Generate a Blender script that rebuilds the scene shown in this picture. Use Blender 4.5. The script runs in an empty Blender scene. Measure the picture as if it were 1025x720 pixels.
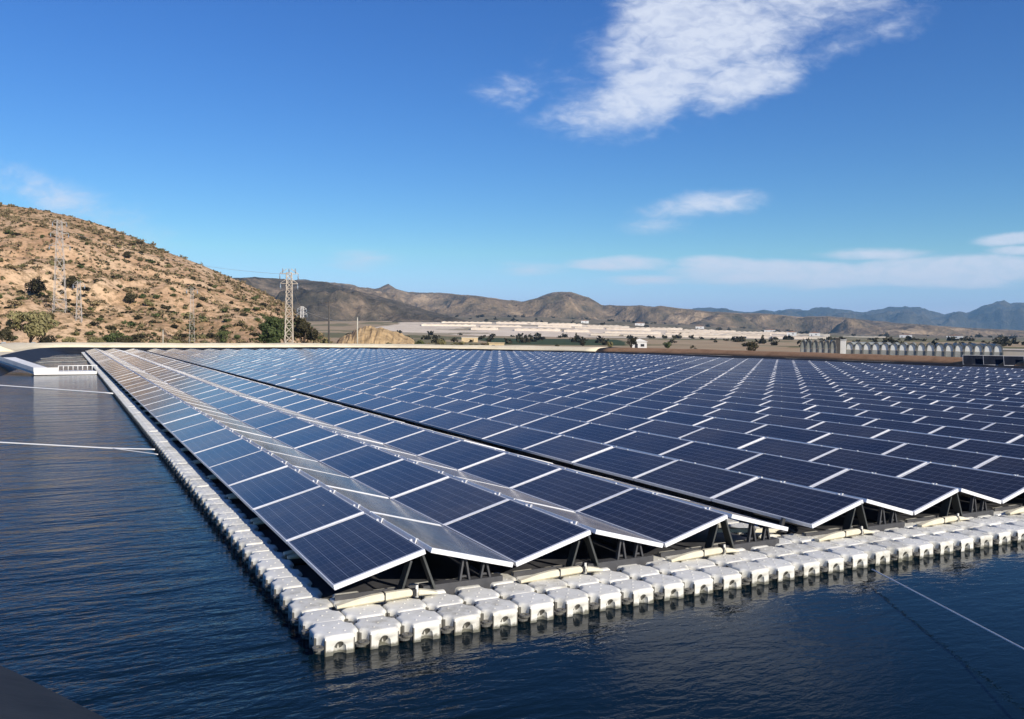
import bpy, math, random
import numpy as np
from mathutils import Vector, Matrix, noise as mnoise

random.seed(7)
RNG = np.random.default_rng(11)
S = bpy.context.scene
COL = S.collection
rad = math.radians

# ------------------------------------------------------------------ camera
F = 865.2
CAM = np.array([-2.316, -8.125, 2.4505])
YAW, PITCH, ROLL = 0.4802, 0.0299, 0.0110
_fw = np.array([math.sin(YAW)*math.cos(PITCH), math.cos(YAW)*math.cos(PITCH), -math.sin(PITCH)])
_r = np.array([math.cos(YAW), -math.sin(YAW), 0.])
_u = np.cross(_r, _fw)
R_ = _r*math.cos(ROLL) + _u*math.sin(ROLL)
U_ = -_r*math.sin(ROLL) + _u*math.cos(ROLL)
cd = bpy.data.cameras.new("camera"); cam = bpy.data.objects.new("camera", cd); COL.objects.link(cam)
cam.matrix_world = Matrix(((R_[0], U_[0], -_fw[0], CAM[0]), (R_[1], U_[1], -_fw[1], CAM[1]),
                           (R_[2], U_[2], -_fw[2], CAM[2]), (0, 0, 0, 1)))
cd.sensor_width = 36; cd.lens = F/1025*36
cd.clip_start = 0.1; cd.clip_end = 60000
S.camera = cam
FWH = np.array([math.sin(YAW), math.cos(YAW), 0.])     # level heading
RTH = np.array([math.cos(YAW), -math.sin(YAW), 0.])

def on_plane(px, py, z):                # surveyed point of the photograph on a level plane
    d = _fw + R_*(px-512.5)/F - U_*(py-360)/F
    t = (z-CAM[2])/d[2]
    return CAM + t*d
def at(px, py, depth):                  # surveyed point at a known distance
    return CAM + depth*(_fw + R_*(px-512.5)/F - U_*(py-360)/F)
def project(p):
    d = np.asarray(p)-CAM; z = d@_fw
    return 512.5+F*(d@R_)/z, 360-F*(d@U_)/z, z
def interp(x, xs, ys): return float(np.interp(x, xs, ys))

# ------------------------------------------------------------------ materials
def new_mat(name):
    m = bpy.data.materials.new(name); m.use_nodes = True
    nt = m.node_tree
    return m, nt, nt.nodes['Principled BSDF']
def N(nt, t, **kw):
    n = nt.nodes.new(t)
    for k, v in kw.items():
        if k in n.inputs: n.inputs[k].default_value = v
        else: setattr(n, k, v)
    return n
def L(nt, a, b): nt.links.new(a, b)
def math_node(nt, op, a, b=None, c=None, clamp=False):
    n = nt.nodes.new('ShaderNodeMath'); n.operation = op; n.use_clamp = clamp
    for i, v in enumerate((a, b, c)):
        if v is None: continue
        if isinstance(v, (int, float)): n.inputs[i].default_value = v
        else: nt.links.new(v, n.inputs[i])
    return n.outputs[0]
def mix_rgb(nt, fac, a, b):
    n = nt.nodes.new('ShaderNodeMix'); n.data_type = 'RGBA'
    for i, v in ((0, fac), (6, a), (7, b)):
        if isinstance(v, (int, float)): n.inputs[i].default_value = v
        elif isinstance(v, tuple): n.inputs[i].default_value = (*v[:3], 1)
        else: nt.links.new(v, n.inputs[i])
    return n.outputs[2]
def ramp(nt, fac, stops):
    n = nt.nodes.new('ShaderNodeValToRGB')
    e = n.color_ramp.elements
    while len(e) < len(stops): e.new(0.5)
    for el, (p, c) in zip(e, stops):
        el.position = p; el.color = (*c, 1) if len(c) == 3 else c
    nt.links.new(fac, n.inputs[0]); return n.outputs[0]

def worn(name, c1, c2, scale=6., rough=.6, metal=0., bump=0., spec=.5, detail=5.):
    m, nt, b = new_mat(name)
    tc = N(nt, 'ShaderNodeTexCoord')
    nz = N(nt, 'ShaderNodeTexNoise', Scale=scale, Detail=detail, Roughness=.65)
    L(nt, tc.outputs['Object'], nz.inputs['Vector'])
    c = ramp(nt, nz.outputs['Fac'], [(.3, c1), (.7, c2)])
    L(nt, c, b.inputs['Base Color'])
    b.inputs['Roughness'].default_value = rough; b.inputs['Metallic'].default_value = metal
    b.inputs['Specular IOR Level'].default_value = spec
    if bump:
        bp = N(nt, 'ShaderNodeBump', Strength=bump, Distance=.02)
        L(nt, nz.outputs['Fac'], bp.inputs['Height']); L(nt, bp.outputs[0], b.inputs['Normal'])
    return m

M = {}
M['alu'] = worn('aluminium', (.70,.70,.71), (.84,.84,.84), 14, .45, .1)
M['backsheet'] = worn('backsheet', (.05,.05,.055), (.08,.08,.085), 4, .7)
def float_mat():
    m, nt, b = new_mat('float_plastic')
    tc = N(nt, 'ShaderNodeTexCoord'); oi = N(nt, 'ShaderNodeObjectInfo')
    nz = N(nt, 'ShaderNodeTexNoise', Scale=7., Detail=6., Roughness=.7); nz.noise_dimensions = '4D'
    L(nt, tc.outputs['Object'], nz.inputs['Vector']); L(nt, math_node(nt, 'MULTIPLY', oi.outputs['Random'], 40.), nz.inputs['W'])
    v = math_node(nt, 'ADD', nz.outputs['Fac'], math_node(nt, 'MULTIPLY', math_node(nt, 'SUBTRACT', oi.outputs['Random'], .5), .22))
    c = ramp(nt, v, [(.26, (.44,.42,.35)), (.45, (.66,.645,.575)), (.75, (.76,.75,.69))])
    # waterline band: algae plus painted shade of the recessed lower face, ragged upper edge
    sp = N(nt, 'ShaderNodeSeparateXYZ'); L(nt, tc.outputs['Object'], sp.inputs[0])
    mr = N(nt, 'ShaderNodeMapRange'); L(nt, math_node(nt, 'ADD', sp.outputs[2], math_node(nt, 'MULTIPLY', math_node(nt, 'SUBTRACT', nz.outputs['Fac'], .5), .13)), mr.inputs[0])
    mr.inputs[1].default_value = -.325; mr.inputs[2].default_value = -.352; mr.inputs[3].default_value = 0.; mr.inputs[4].default_value = .85
    # shade of the slots between neighbouring cubes, painted into the colour
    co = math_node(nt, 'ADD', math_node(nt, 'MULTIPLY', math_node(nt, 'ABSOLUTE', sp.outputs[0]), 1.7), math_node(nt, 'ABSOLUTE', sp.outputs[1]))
    shade_mask = math_node(nt, 'MULTIPLY', math_node(nt, 'GREATER_THAN', co, .408), math_node(nt, 'LESS_THAN', sp.outputs[2], -.236))
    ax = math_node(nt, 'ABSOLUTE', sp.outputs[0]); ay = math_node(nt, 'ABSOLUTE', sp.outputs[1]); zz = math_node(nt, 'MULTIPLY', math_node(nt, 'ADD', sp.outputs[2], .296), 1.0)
    def disc(u, o):  # round dark spot painting the shade inside each side recess
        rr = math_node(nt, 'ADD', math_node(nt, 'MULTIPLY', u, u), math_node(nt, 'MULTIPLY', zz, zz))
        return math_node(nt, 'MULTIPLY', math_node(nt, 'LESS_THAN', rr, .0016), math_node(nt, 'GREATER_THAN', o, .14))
    shade_mask = math_node(nt, 'MAXIMUM', shade_mask, math_node(nt, 'MAXIMUM', disc(ax, ay), disc(ay, ax)))
    c = mix_rgb(nt, math_node(nt, 'MULTIPLY', shade_mask, .9), c, (.07,.066,.055))
    L(nt, mix_rgb(nt, mr.outputs[0], c, (.07,.07,.045)), b.inputs['Base Color']); b.inputs['Roughness'].default_value = .55
    return m
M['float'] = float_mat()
M['cream'] = worn('cream_plastic', (.60,.54,.38), (.74,.69,.54), 5, .5)
M['black'] = worn('black_plastic', (.012,.012,.013), (.03,.03,.032), 9, .5)
M['dark'] = worn('dark_grey_plastic', (.035,.036,.04), (.07,.07,.075), 6, .6)
M['greyleg'] = worn('grey_green_metal', (.035,.038,.037), (.085,.09,.085), 6, .55, .3)
M['rope'] = worn('white_rope', (.6,.6,.6), (.8,.8,.8), 60, .8)
M['steel'] = worn('galvanised_steel', (.42,.41,.40), (.6,.59,.57), 2, .5, .3)
M['concrete'] = worn('concrete', (.42,.40,.33), (.58,.55,.46), 1.5, .85)
M['pylon'] = worn('dull_galvanised_steel', (.30,.28,.26), (.46,.43,.40), 2, .6)
M['mast'] = worn('pale_rusty_steel', (.34,.27,.2), (.55,.5,.42), 1.2, .7)
M['darkpole'] = worn('dark_pole', (.05,.045,.04), (.1,.09,.08), 2, .8)
M['white_paint'] = worn('white_paint', (.66,.65,.62), (.82,.81,.78), .6, .6)
M['film'] = worn('plastic_film', (.62,.62,.58), (.8,.8,.77), .4, .45)
M['sheet'] = worn('dusty_sheeting', (.52,.44,.35), (.84,.76,.65), .035, .7)
M['film_old'] = worn('weathered_net', (.16,.17,.15), (.34,.35,.31), .5, .7)
M['grey_wall'] = worn('grey_sheet', (.2,.2,.19), (.36,.36,.33), .6, .7)
M['arch'] = worn('dark_arch', (.09,.095,.09), (.19,.19,.175), .8, .6)
M['tan_wall'] = worn('tan_wall', (.5,.38,.22), (.62,.5,.3), .7, .8)
M['rust_roof'] = worn('tile_roof', (.25,.12,.07), (.38,.2,.12), 1, .8)
M['dark_cells'] = worn('dark_cells', (.005,.007,.013), (.011,.014,.022), 2, .55, 0, 0, .12)
M['window'] = worn('dark_window', (.02,.02,.025), (.04,.04,.045), 1, .2)
M['bark'] = worn('bark', (.07,.05,.035), (.15,.11,.08), 3, .9)
M['blue_grey'] = worn('blue_grey_paint', (.18,.22,.27), (.28,.33,.38), 1, .6)

def leaf_mat(name, c1, c2, scale=1.1):
    m, nt, b = new_mat(name)
    tc = N(nt, 'ShaderNodeTexCoord'); oi = N(nt, 'ShaderNodeObjectInfo')
    nz = N(nt, 'ShaderNodeTexNoise', Scale=scale, Detail=4.)
    L(nt, tc.outputs['Object'], nz.inputs['Vector'])
    v = math_node(nt, 'ADD', nz.outputs['Fac'], math_node(nt, 'MULTIPLY', math_node(nt, 'SUBTRACT', oi.outputs['Random'], .5), .35))
    L(nt, ramp(nt, v, [(.3, c1), (.7, c2)]), b.inputs['Base Color'])
    b.inputs['Roughness'].default_value = .75; b.inputs['Specular IOR Level'].default_value = .2
    return m
M['leaf_dark'] = leaf_mat('leaves_dark', (.026,.023,.011), (.06,.052,.024))
M['leaf_green'] = leaf_mat('leaves_green', (.05,.068,.022), (.11,.125,.045))
M['leaf_olive'] = leaf_mat('leaves_olive', (.12,.11,.048), (.25,.22,.10))
M['leaf_dry'] = leaf_mat('leaves_dry', (.17,.13,.07), (.30,.23,.12))

# glass with poly-crystalline cells: 6 x 12, busbars along the length
def glass_mat():
    m, nt, b = new_mat('panel_glass')
    uv = N(nt, 'ShaderNodeUVMap'); sp = N(nt, 'ShaderNodeSeparateXYZ'); L(nt, uv.outputs[0], sp.inputs[0])
    def line(src, mult, half):
        f = math_node(nt, 'FRACT', math_node(nt, 'MULTIPLY', src, mult))
        d = math_node(nt, 'ABSOLUTE', math_node(nt, 'SUBTRACT', f, .5))
        return math_node(nt, 'GREATER_THAN', d, .5-half)
    gx = line(sp.outputs[0], 1., .018); gy = line(sp.outputs[1], 1., .014)
    fx = math_node(nt, 'FRACT', sp.outputs[0])
    bus = None
    for o in (.17, .5, .83):
        q = math_node(nt, 'LESS_THAN', math_node(nt, 'ABSOLUTE', math_node(nt, 'SUBTRACT', fx, o)), .006)
        bus = q if bus is None else math_node(nt, 'MAXIMUM', bus, q)
    vo = N(nt, 'ShaderNodeTexVoronoi', Scale=9.); L(nt, uv.outputs[0], vo.inputs['Vector'])
    fl = N(nt, 'ShaderNodeVectorMath', operation='FLOOR'); L(nt, uv.outputs[0], fl.inputs[0])
    oi = N(nt, 'ShaderNodeObjectInfo')
    wn = N(nt, 'ShaderNodeTexWhiteNoise', noise_dimensions='4D'); L(nt, fl.outputs[0], wn.inputs['Vector']); L(nt, oi.outputs['Random'], wn.inputs['W'])
    v = math_node(nt, 'ADD', math_node(nt, 'MULTIPLY', vo.outputs['Color'], .55), math_node(nt, 'MULTIPLY', wn.outputs['Value'], .45))
    c = ramp(nt, v, [(.15, (.003,.005,.015)), (.9, (.007,.011,.029))])
    c = mix_rgb(nt, math_node(nt, 'MULTIPLY', bus, .55), c, (.16,.18,.22))
    g = math_node(nt, 'MAXIMUM', gx, math_node(nt, 'MULTIPLY', gy, .6))
    c = mix_rgb(nt, math_node(nt, 'MULTIPLY', g, .55), c, (.30,.33,.40))
    tc = N(nt, 'ShaderNodeTexCoord')
    nz = N(nt, 'ShaderNodeTexNoise', Scale=2.2, Detail=5., Roughness=.7); L(nt, tc.outputs['Object'], nz.inputs['Vector'])
    L(nt, c, b.inputs['Base Color'])
    L(nt, ramp(nt, nz.outputs['Fac'], [(.3, (.09,)*3), (.75, (.17,)*3)]), b.inputs['Roughness'])
    b.inputs['IOR'].default_value = 1.4; b.inputs['Specular IOR Level'].default_value = .3
    # a film of dust: optical depth grows towards grazing view
    df = N(nt, 'ShaderNodeBsdfDiffuse', Roughness=.6); df.inputs[0].default_value = (.42,.38,.34,1)
    ge = N(nt, 'ShaderNodeNewGeometry'); dot = N(nt, 'ShaderNodeVectorMath', operation='DOT_PRODUCT')
    L(nt, ge.outputs['Incoming'], dot.inputs[0]); L(nt, ge.outputs['Normal'], dot.inputs[1])
    ca = math_node(nt, 'MAXIMUM', math_node(nt, 'ABSOLUTE', dot.outputs['Value']), .02)
    nb = N(nt, 'ShaderNodeTexNoise', Scale=.55, Detail=4., Roughness=.6); nb.noise_dimensions = '4D'
    L(nt, tc.outputs['Object'], nb.inputs['Vector']); L(nt, math_node(nt, 'MULTIPLY', oi.outputs['Random'], 30.), nb.inputs['W'])
    soil = math_node(nt, 'MULTIPLY', math_node(nt, 'ADD', nb.outputs['Fac'], -.22), math_node(nt, 'ADD', math_node(nt, 'MULTIPLY', oi.outputs['Random'], 1.1), 2.0))
    dv = N(nt, 'ShaderNodeTexVoronoi', Scale=1.1); dv.voronoi_dimensions = '4D'; L(nt, uv.outputs[0], dv.inputs['Vector']); L(nt, math_node(nt, 'MULTIPLY', oi.outputs['Random'], 17.), dv.inputs['W'])
    sd = N(nt, 'ShaderNodeSeparateColor'); L(nt, dv.outputs['Color'], sd.inputs[0])
    drop = math_node(nt, 'MULTIPLY', math_node(nt, 'LESS_THAN', dv.outputs['Distance'], .11), math_node(nt, 'GREATER_THAN', sd.outputs[0], .955))
    tau = math_node(nt, 'DIVIDE', math_node(nt, 'MULTIPLY', math_node(nt, 'MULTIPLY', math_node(nt, 'ADD', nz.outputs['Fac'], .4), soil), .0175), ca)
    fac = math_node(nt, 'SUBTRACT', 1., math_node(nt, 'POWER', 2.718, math_node(nt, 'MULTIPLY', tau, -1.)), clamp=True)
    fac = math_node(nt, 'MAXIMUM', fac, math_node(nt, 'MULTIPLY', drop, .6))
    mx = N(nt, 'ShaderNodeMixShader'); L(nt, fac, mx.inputs[0]); L(nt, b.outputs[0], mx.inputs[1]); L(nt, df.outputs[0], mx.inputs[2])
    L(nt, mx.outputs[0], nt.nodes['Material Output'].inputs[0])
    return m
M['glass'] = glass_mat()

def water_mat():
    m, nt, b = new_mat('reservoir_water')
    b.inputs['Base Color'].default_value = (.0024, .0090, .0150, 1)
    b.inputs['Roughness'].default_value = .05; b.inputs['IOR'].default_value = 1.333; b.inputs['Specular IOR Level'].default_value = .2
    tc = N(nt, 'ShaderNodeTexCoord')
    mp = N(nt, 'ShaderNodeMapping'); mp.inputs['Rotation'].default_value = (0, 0, YAW-.12); mp.inputs['Scale'].default_value = (.28, 1., 1.)
    L(nt, tc.outputs['Object'], mp.inputs['Vector'])
    n1 = N(nt, 'ShaderNodeTexNoise', Scale=1.9, Detail=2.5, Roughness=.45, Distortion=.4); L(nt, mp.outputs[0], n1.inputs['Vector'])
    mp2 = N(nt, 'ShaderNodeMapping'); mp2.inputs['Rotation'].default_value = (0, 0, YAW+.25); mp2.inputs['Scale'].default_value = (.45, 1., 1.)
    L(nt, tc.outputs['Object'], mp2.inputs['Vector'])
    n2 = N(nt, 'ShaderNodeTexNoise', Scale=7., Detail=3., Roughness=.5); L(nt, mp2.outputs[0], n2.inputs['Vector'])
    # wind lanes: calmer in the lee of the platform
    n3 = N(nt, 'ShaderNodeTexNoise', Scale=.16, Detail=2.); L(nt, mp.outputs[0], n3.inputs['Vector'])
    sx = N(nt, 'ShaderNodeSeparateXYZ'); L(nt, tc.outputs['Object'], sx.inputs[0])
    lee = N(nt, 'ShaderNodeMapRange'); L(nt, sx.outputs[0], lee.inputs[0])
    lee.inputs[1].default_value = -1.2; lee.inputs[2].default_value = 1.5; lee.inputs[3].default_value = 1.; lee.inputs[4].default_value = .16
    ro = N(nt, 'ShaderNodeMapRange'); L(nt, lee.outputs[0], ro.inputs[0]); ro.inputs[1].default_value = .16; ro.inputs[2].default_value = 1.; ro.inputs[3].default_value = .05; ro.inputs[4].default_value = .11
    L(nt, ro.outputs[0], b.inputs['Roughness'])
    amp = math_node(nt, 'MULTIPLY', lee.outputs[0], math_node(nt, 'ADD', math_node(nt, 'MULTIPLY', n3.outputs['Fac'], 1.2), .35))
    h = math_node(nt, 'ADD', math_node(nt, 'MULTIPLY', n1.outputs['Fac'], .056), math_node(nt, 'MULTIPLY', n2.outputs['Fac'], .009))
    bp = N(nt, 'ShaderNodeBump', Strength=1., Distance=1.)
    n4 = N(nt, 'ShaderNodeTexNoise', Scale=11., Detail=3., Roughness=.55, Distortion=.5); L(nt, mp2.outputs[0], n4.inputs['Vector'])
    h = math_node(nt, 'ADD', math_node(nt, 'MULTIPLY', h, amp), math_node(nt, 'MULTIPLY', n4.outputs['Fac'], math_node(nt, 'MULTIPLY_ADD', lee.outputs[0], .0085, .003)))
    L(nt, h, bp.inputs['Height']); L(nt, bp.outputs[0], b.inputs['Normal'])
    return m
M['water'] = water_mat()

def soil_mat(name, attr=True, scale=.35, bump=.4, cols=None):
    m, nt, b = new_mat(name)
    tc = N(nt, 'ShaderNodeTexCoord')
    n1 = N(nt, 'ShaderNodeTexNoise', Scale=scale, Detail=8., Roughness=.7); L(nt, tc.outputs['Object'], n1.inputs['Vector'])
    if attr:
        at_ = N(nt, 'ShaderNodeAttribute', attribute_name='Col')
        hs = N(nt, 'ShaderNodeMixRGB', blend_type='MULTIPLY'); hs.inputs[0].default_value = 1
        L(nt, at_.outputs['Color'], hs.inputs[1]); L(nt, ramp(nt, n1.outputs['Fac'], [(.3, (.72,.70,.68)), (.7, (1.2,1.2,1.2))]), hs.inputs[2])
        L(nt, hs.outputs[0], b.inputs['Base Color'])
    else:
        L(nt, ramp(nt, n1.outputs['Fac'], cols), b.inputs['Base Color'])
    b.inputs['Roughness'].default_value = .95; b.inputs['Specular IOR Level'].default_value = .1
    bp = N(nt, 'ShaderNodeBump', Strength=bump, Distance=.3/max(scale, .05)*.2)
    L(nt, n1.outputs['Fac'], bp.inputs['Height']); L(nt, bp.outputs[0], b.inputs['Normal'])
    return m
M['ground'] = soil_mat('plain_soil', True, .06, .3)
M['crest'] = soil_mat('pale_earth', False, .9, .3, [(.3, (.60,.51,.35)), (.55, (.74,.65,.47)), (.75, (.64,.53,.36))])
M['brown_earth'] = soil_mat('brown_earth', False, .8, .4, [(.3, (.20,.115,.065)), (.55, (.30,.18,.105)), (.75, (.25,.15,.085))])
M['ochre'] = soil_mat('ochre_earth', False, .25, .5, [(.32, (.20,.14,.075)), (.5, (.42,.29,.15)), (.7, (.55,.40,.22))])
M['liner'] = worn('geomembrane', (.009,.009,.010), (.026,.026,.027), 1.6, .6, 0, .8, .25)
# dry hillside: bare orange-tan earth with grey-green low scrub
def hill_mat():
    m, nt, b = new_mat('dry_hillside')
    tc = N(nt, 'ShaderNodeTexCoord')
    n1 = N(nt, 'ShaderNodeTexNoise', Scale=.045, Detail=8., Roughness=.68); L(nt, tc.outputs['Object'], n1.inputs['Vector'])
    n2 = N(nt, 'ShaderNodeTexNoise', Scale=.55, Detail=5., Roughness=.7); L(nt, tc.outputs['Object'], n2.inputs['Vector'])
    n3 = N(nt, 'ShaderNodeTexNoise', Scale=.012, Detail=3.); L(nt, tc.outputs['Object'], n3.inputs['Vector'])
    c = ramp(nt, n1.outputs['Fac'], [(.3, (.31,.175,.097)), (.46, (.50,.322,.19)), (.64, (.64,.455,.285))])
    sc = math_node(nt, 'ADD', n2.outputs['Fac'], math_node(nt, 'MULTIPLY', math_node(nt, 'SUBTRACT', n3.outputs['Fac'], .5), .45))
    c = mix_rgb(nt, ramp(nt, sc, [(.47, (0,0,0)), (.58, (.72,.72,.72))]), c, (.21,.145,.075))
    L(nt, c, b.inputs['Base Color']); b.inputs['Roughness'].default_value = 1.; b.inputs['Specular IOR Level'].default_value = .05
    bp = N(nt, 'ShaderNodeBump', Strength=.6, Distance=.8); L(nt, n2.outputs['Fac'], bp.inputs['Height']); L(nt, bp.outputs[0], b.inputs['Normal'])
    return m
M['hill'] = hill_mat()
def range_mat(name, a, bcol, c_, sc):
    m, nt, b = new_mat(name)
    tc = N(nt, 'ShaderNodeTexCoord')
    n1 = N(nt, 'ShaderNodeTexNoise', Scale=sc, Detail=9., Roughness=.68); L(nt, tc.outputs['Object'], n1.inputs['Vector'])
    n2 = N(nt, 'ShaderNodeTexNoise', Scale=sc*5, Detail=6., Roughness=.7); L(nt, tc.outputs['Object'], n2.inputs['Vector'])
    v = math_node(nt, 'ADD', math_node(nt, 'MULTIPLY', n1.outputs['Fac'], .7), math_node(nt, 'MULTIPLY', n2.outputs['Fac'], .3))
    L(nt, ramp(nt, v, [(.38, a), (.52, bcol), (.64, c_)]), b.inputs['Base Color'])
    b.inputs['Roughness'].default_value = 1.; b.inputs['Specular IOR Level'].default_value = 0.
    bp = N(nt, 'ShaderNodeBump', Strength=.9, Distance=.35/sc); L(nt, v, bp.inputs['Height']); L(nt, bp.outputs[0], b.inputs['Normal'])
    return m
M['range'] = range_mat('scrub_mountain', (.085,.078,.055), (.25,.185,.12), (.50,.37,.235), .007)
M['range_dark'] = range_mat('shade_painted_mountain', (.055,.052,.042), (.12,.10,.075), (.28,.21,.145), .012)  # darker copy of the mountain colours, with the ridge's shade painted in
M['range_far'] = range_mat('far_mountain', (.035,.04,.035), (.08,.075,.06), (.17,.14,.10), .0022)

# ------------------------------------------------------------------ mesh builder
class MB:
    def __init__(s): s.v = []; s.f = []; s.m = []; s.uv = {}
    def add(s, vs, fs, mi=0):
        o = len(s.v); s.v += [tuple(map(float, q)) for q in vs]
        for f in fs: s.f.append(tuple(o+i for i in f)); s.m.append(mi)
        return o
    def box(s, x0, x1, y0, y1, z0, z1, mi=0):
        s.add([(x0,y0,z0),(x1,y0,z0),(x1,y1,z0),(x0,y1,z0),(x0,y0,z1),(x1,y0,z1),(x1,y1,z1),(x0,y1,z1)],
              [(3,2,1,0),(4,5,6,7),(0,1,5,4),(1,2,6,5),(2,3,7,6),(3,0,4,7)], mi)
    def bar(s, a, b, w, h=None, mi=0, up=(0,0,1)):
        a = Vector(a); b = Vector(b); d = (b-a).normalized(); h = h or w
        up = Vector(up)
        if abs(d.dot(up)) > .98: up = Vector((1,0,0))
        x = d.cross(up).normalized()*w/2; y = x.cross(d).normalized()*h/2
        vs = [a-x-y, a+x-y, a+x+y, a-x+y, b-x-y, b+x-y, b+x+y, b-x+y]
        s.add(vs, [(0,1,2,3),(7,6,5,4),(0,4,5,1),(1,5,6,2),(2,6,7,3),(3,7,4,0)], mi)
    def tube(s, pts, r, n=8, mi=0, cap=True):
        P = [Vector(p) for p in pts]; rs = r if isinstance(r, (list, tuple)) else [r]*len(P)
        rings = []; px = None
        for i, p in enumerate(P):
            d = ((P[min(i+1, len(P)-1)]-P[max(i-1, 0)])).normalized()
            ref = px if px is not None else (Vector((1,0,0)) if abs(d.z) > .9 else Vector((0,0,1)))
            x = (ref - d*ref.dot(d)).normalized(); y = d.cross(x); px = x
            rings.append([p + (x*math.cos(t)+y*math.sin(t))*rs[i] for t in [2*math.pi*k/n for k in range(n)]])
        fs = []
        for i in range(len(P)-1):
            for k in range(n): fs.append((i*n+k, i*n+(k+1)%n, (i+1)*n+(k+1)%n, (i+1)*n+k))
        if cap: fs += [tuple(range(n-1, -1, -1)), tuple((len(P)-1)*n+k for k in range(n))]
        s.add([q for r_ in rings for q in r_], fs, mi)
    def loft(s, loops, mi=0, cap0=True, cap1=True):
        n = len(loops[0]); vs = [p for l in loops for p in l]; fs = []
        for i in range(len(loops)-1):
            for k in range(n): fs.append((i*n+k, i*n+(k+1)%n, (i+1)*n+(k+1)%n, (i+1)*n+k))
        if cap0: fs.append(tuple(range(n-1, -1, -1)))
        if cap1: fs.append(tuple((len(loops)-1)*n+k for k in range(n)))
        s.add(vs, fs, mi)
    def mesh(s, name, mats, smooth=False):
        me = bpy.data.meshes.new(name); me.from_pydata(s.v, [], s.f)
        for m in (mats if isinstance(mats, (list, tuple)) else [mats]): me.materials.append(m)
        if any(s.m): me.polygons.foreach_set('material_index', s.m)
        if smooth: me.polygons.foreach_set('use_smooth', [True]*len(s.f))
        if s.uv:
            ul = me.uv_layers.new(name='UVMap')
            for p in me.polygons:
                if p.index in s.uv:
                    for li, c in zip(p.loop_indices, s.uv[p.index]): ul.data[li].uv = c
        me.update(); return me
def link(name, me, parent=None, loc=None, rot=None):
    o = bpy.data.objects.new(name, me); COL.objects.link(o)
    if parent is not None: o.parent = parent
    if loc is not None: o.location = tuple(loc)
    if rot is not None: o.rotation_euler = rot
    return o
def tag(o, label=None, cat=None, group=None, kind=None):
    if label: o['label'] = label
    if cat: o['category'] = cat
    if group: o['group'] = group
    if kind: o['kind'] = kind
    return o
def thing(name, label, cat, loc=(0,0,0), rz=0., group=None):
    return tag(link(name, None, None, loc, (0, 0, rz)), label, cat, group)
def setting(name, me, label): return tag(link(name, me), label, 'setting', None, 'structure')
def copy_tree(o, parent=None):
    c = o.copy(); COL.objects.link(c)
    if parent is not None: c.parent = parent
    for ch in o.children: copy_tree(ch, c)
    return c
def nth(n):
    return f"{n}{'th' if 10 <= n % 100 <= 20 else {1:'st',2:'nd',3:'rd'}.get(n % 10, 'th')}"

# ------------------------------------------------------------------ sun, sky, exposure
SUN_FROM = Vector((.22, -.86, .45)).normalized()
sun_el = math.asin(SUN_FROM.z); sun_az = math.atan2(SUN_FROM.x, SUN_FROM.y)
sl = bpy.data.lights.new('sun', 'SUN'); sl.energy = 4.9; sl.angle = rad(.53); sl.color = (1, .915, .785)
so = link('sun', sl); so.rotation_euler = (-SUN_FROM).to_track_quat('-Z', 'Y').to_euler(); so.location = (0, -20, 40)

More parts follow.
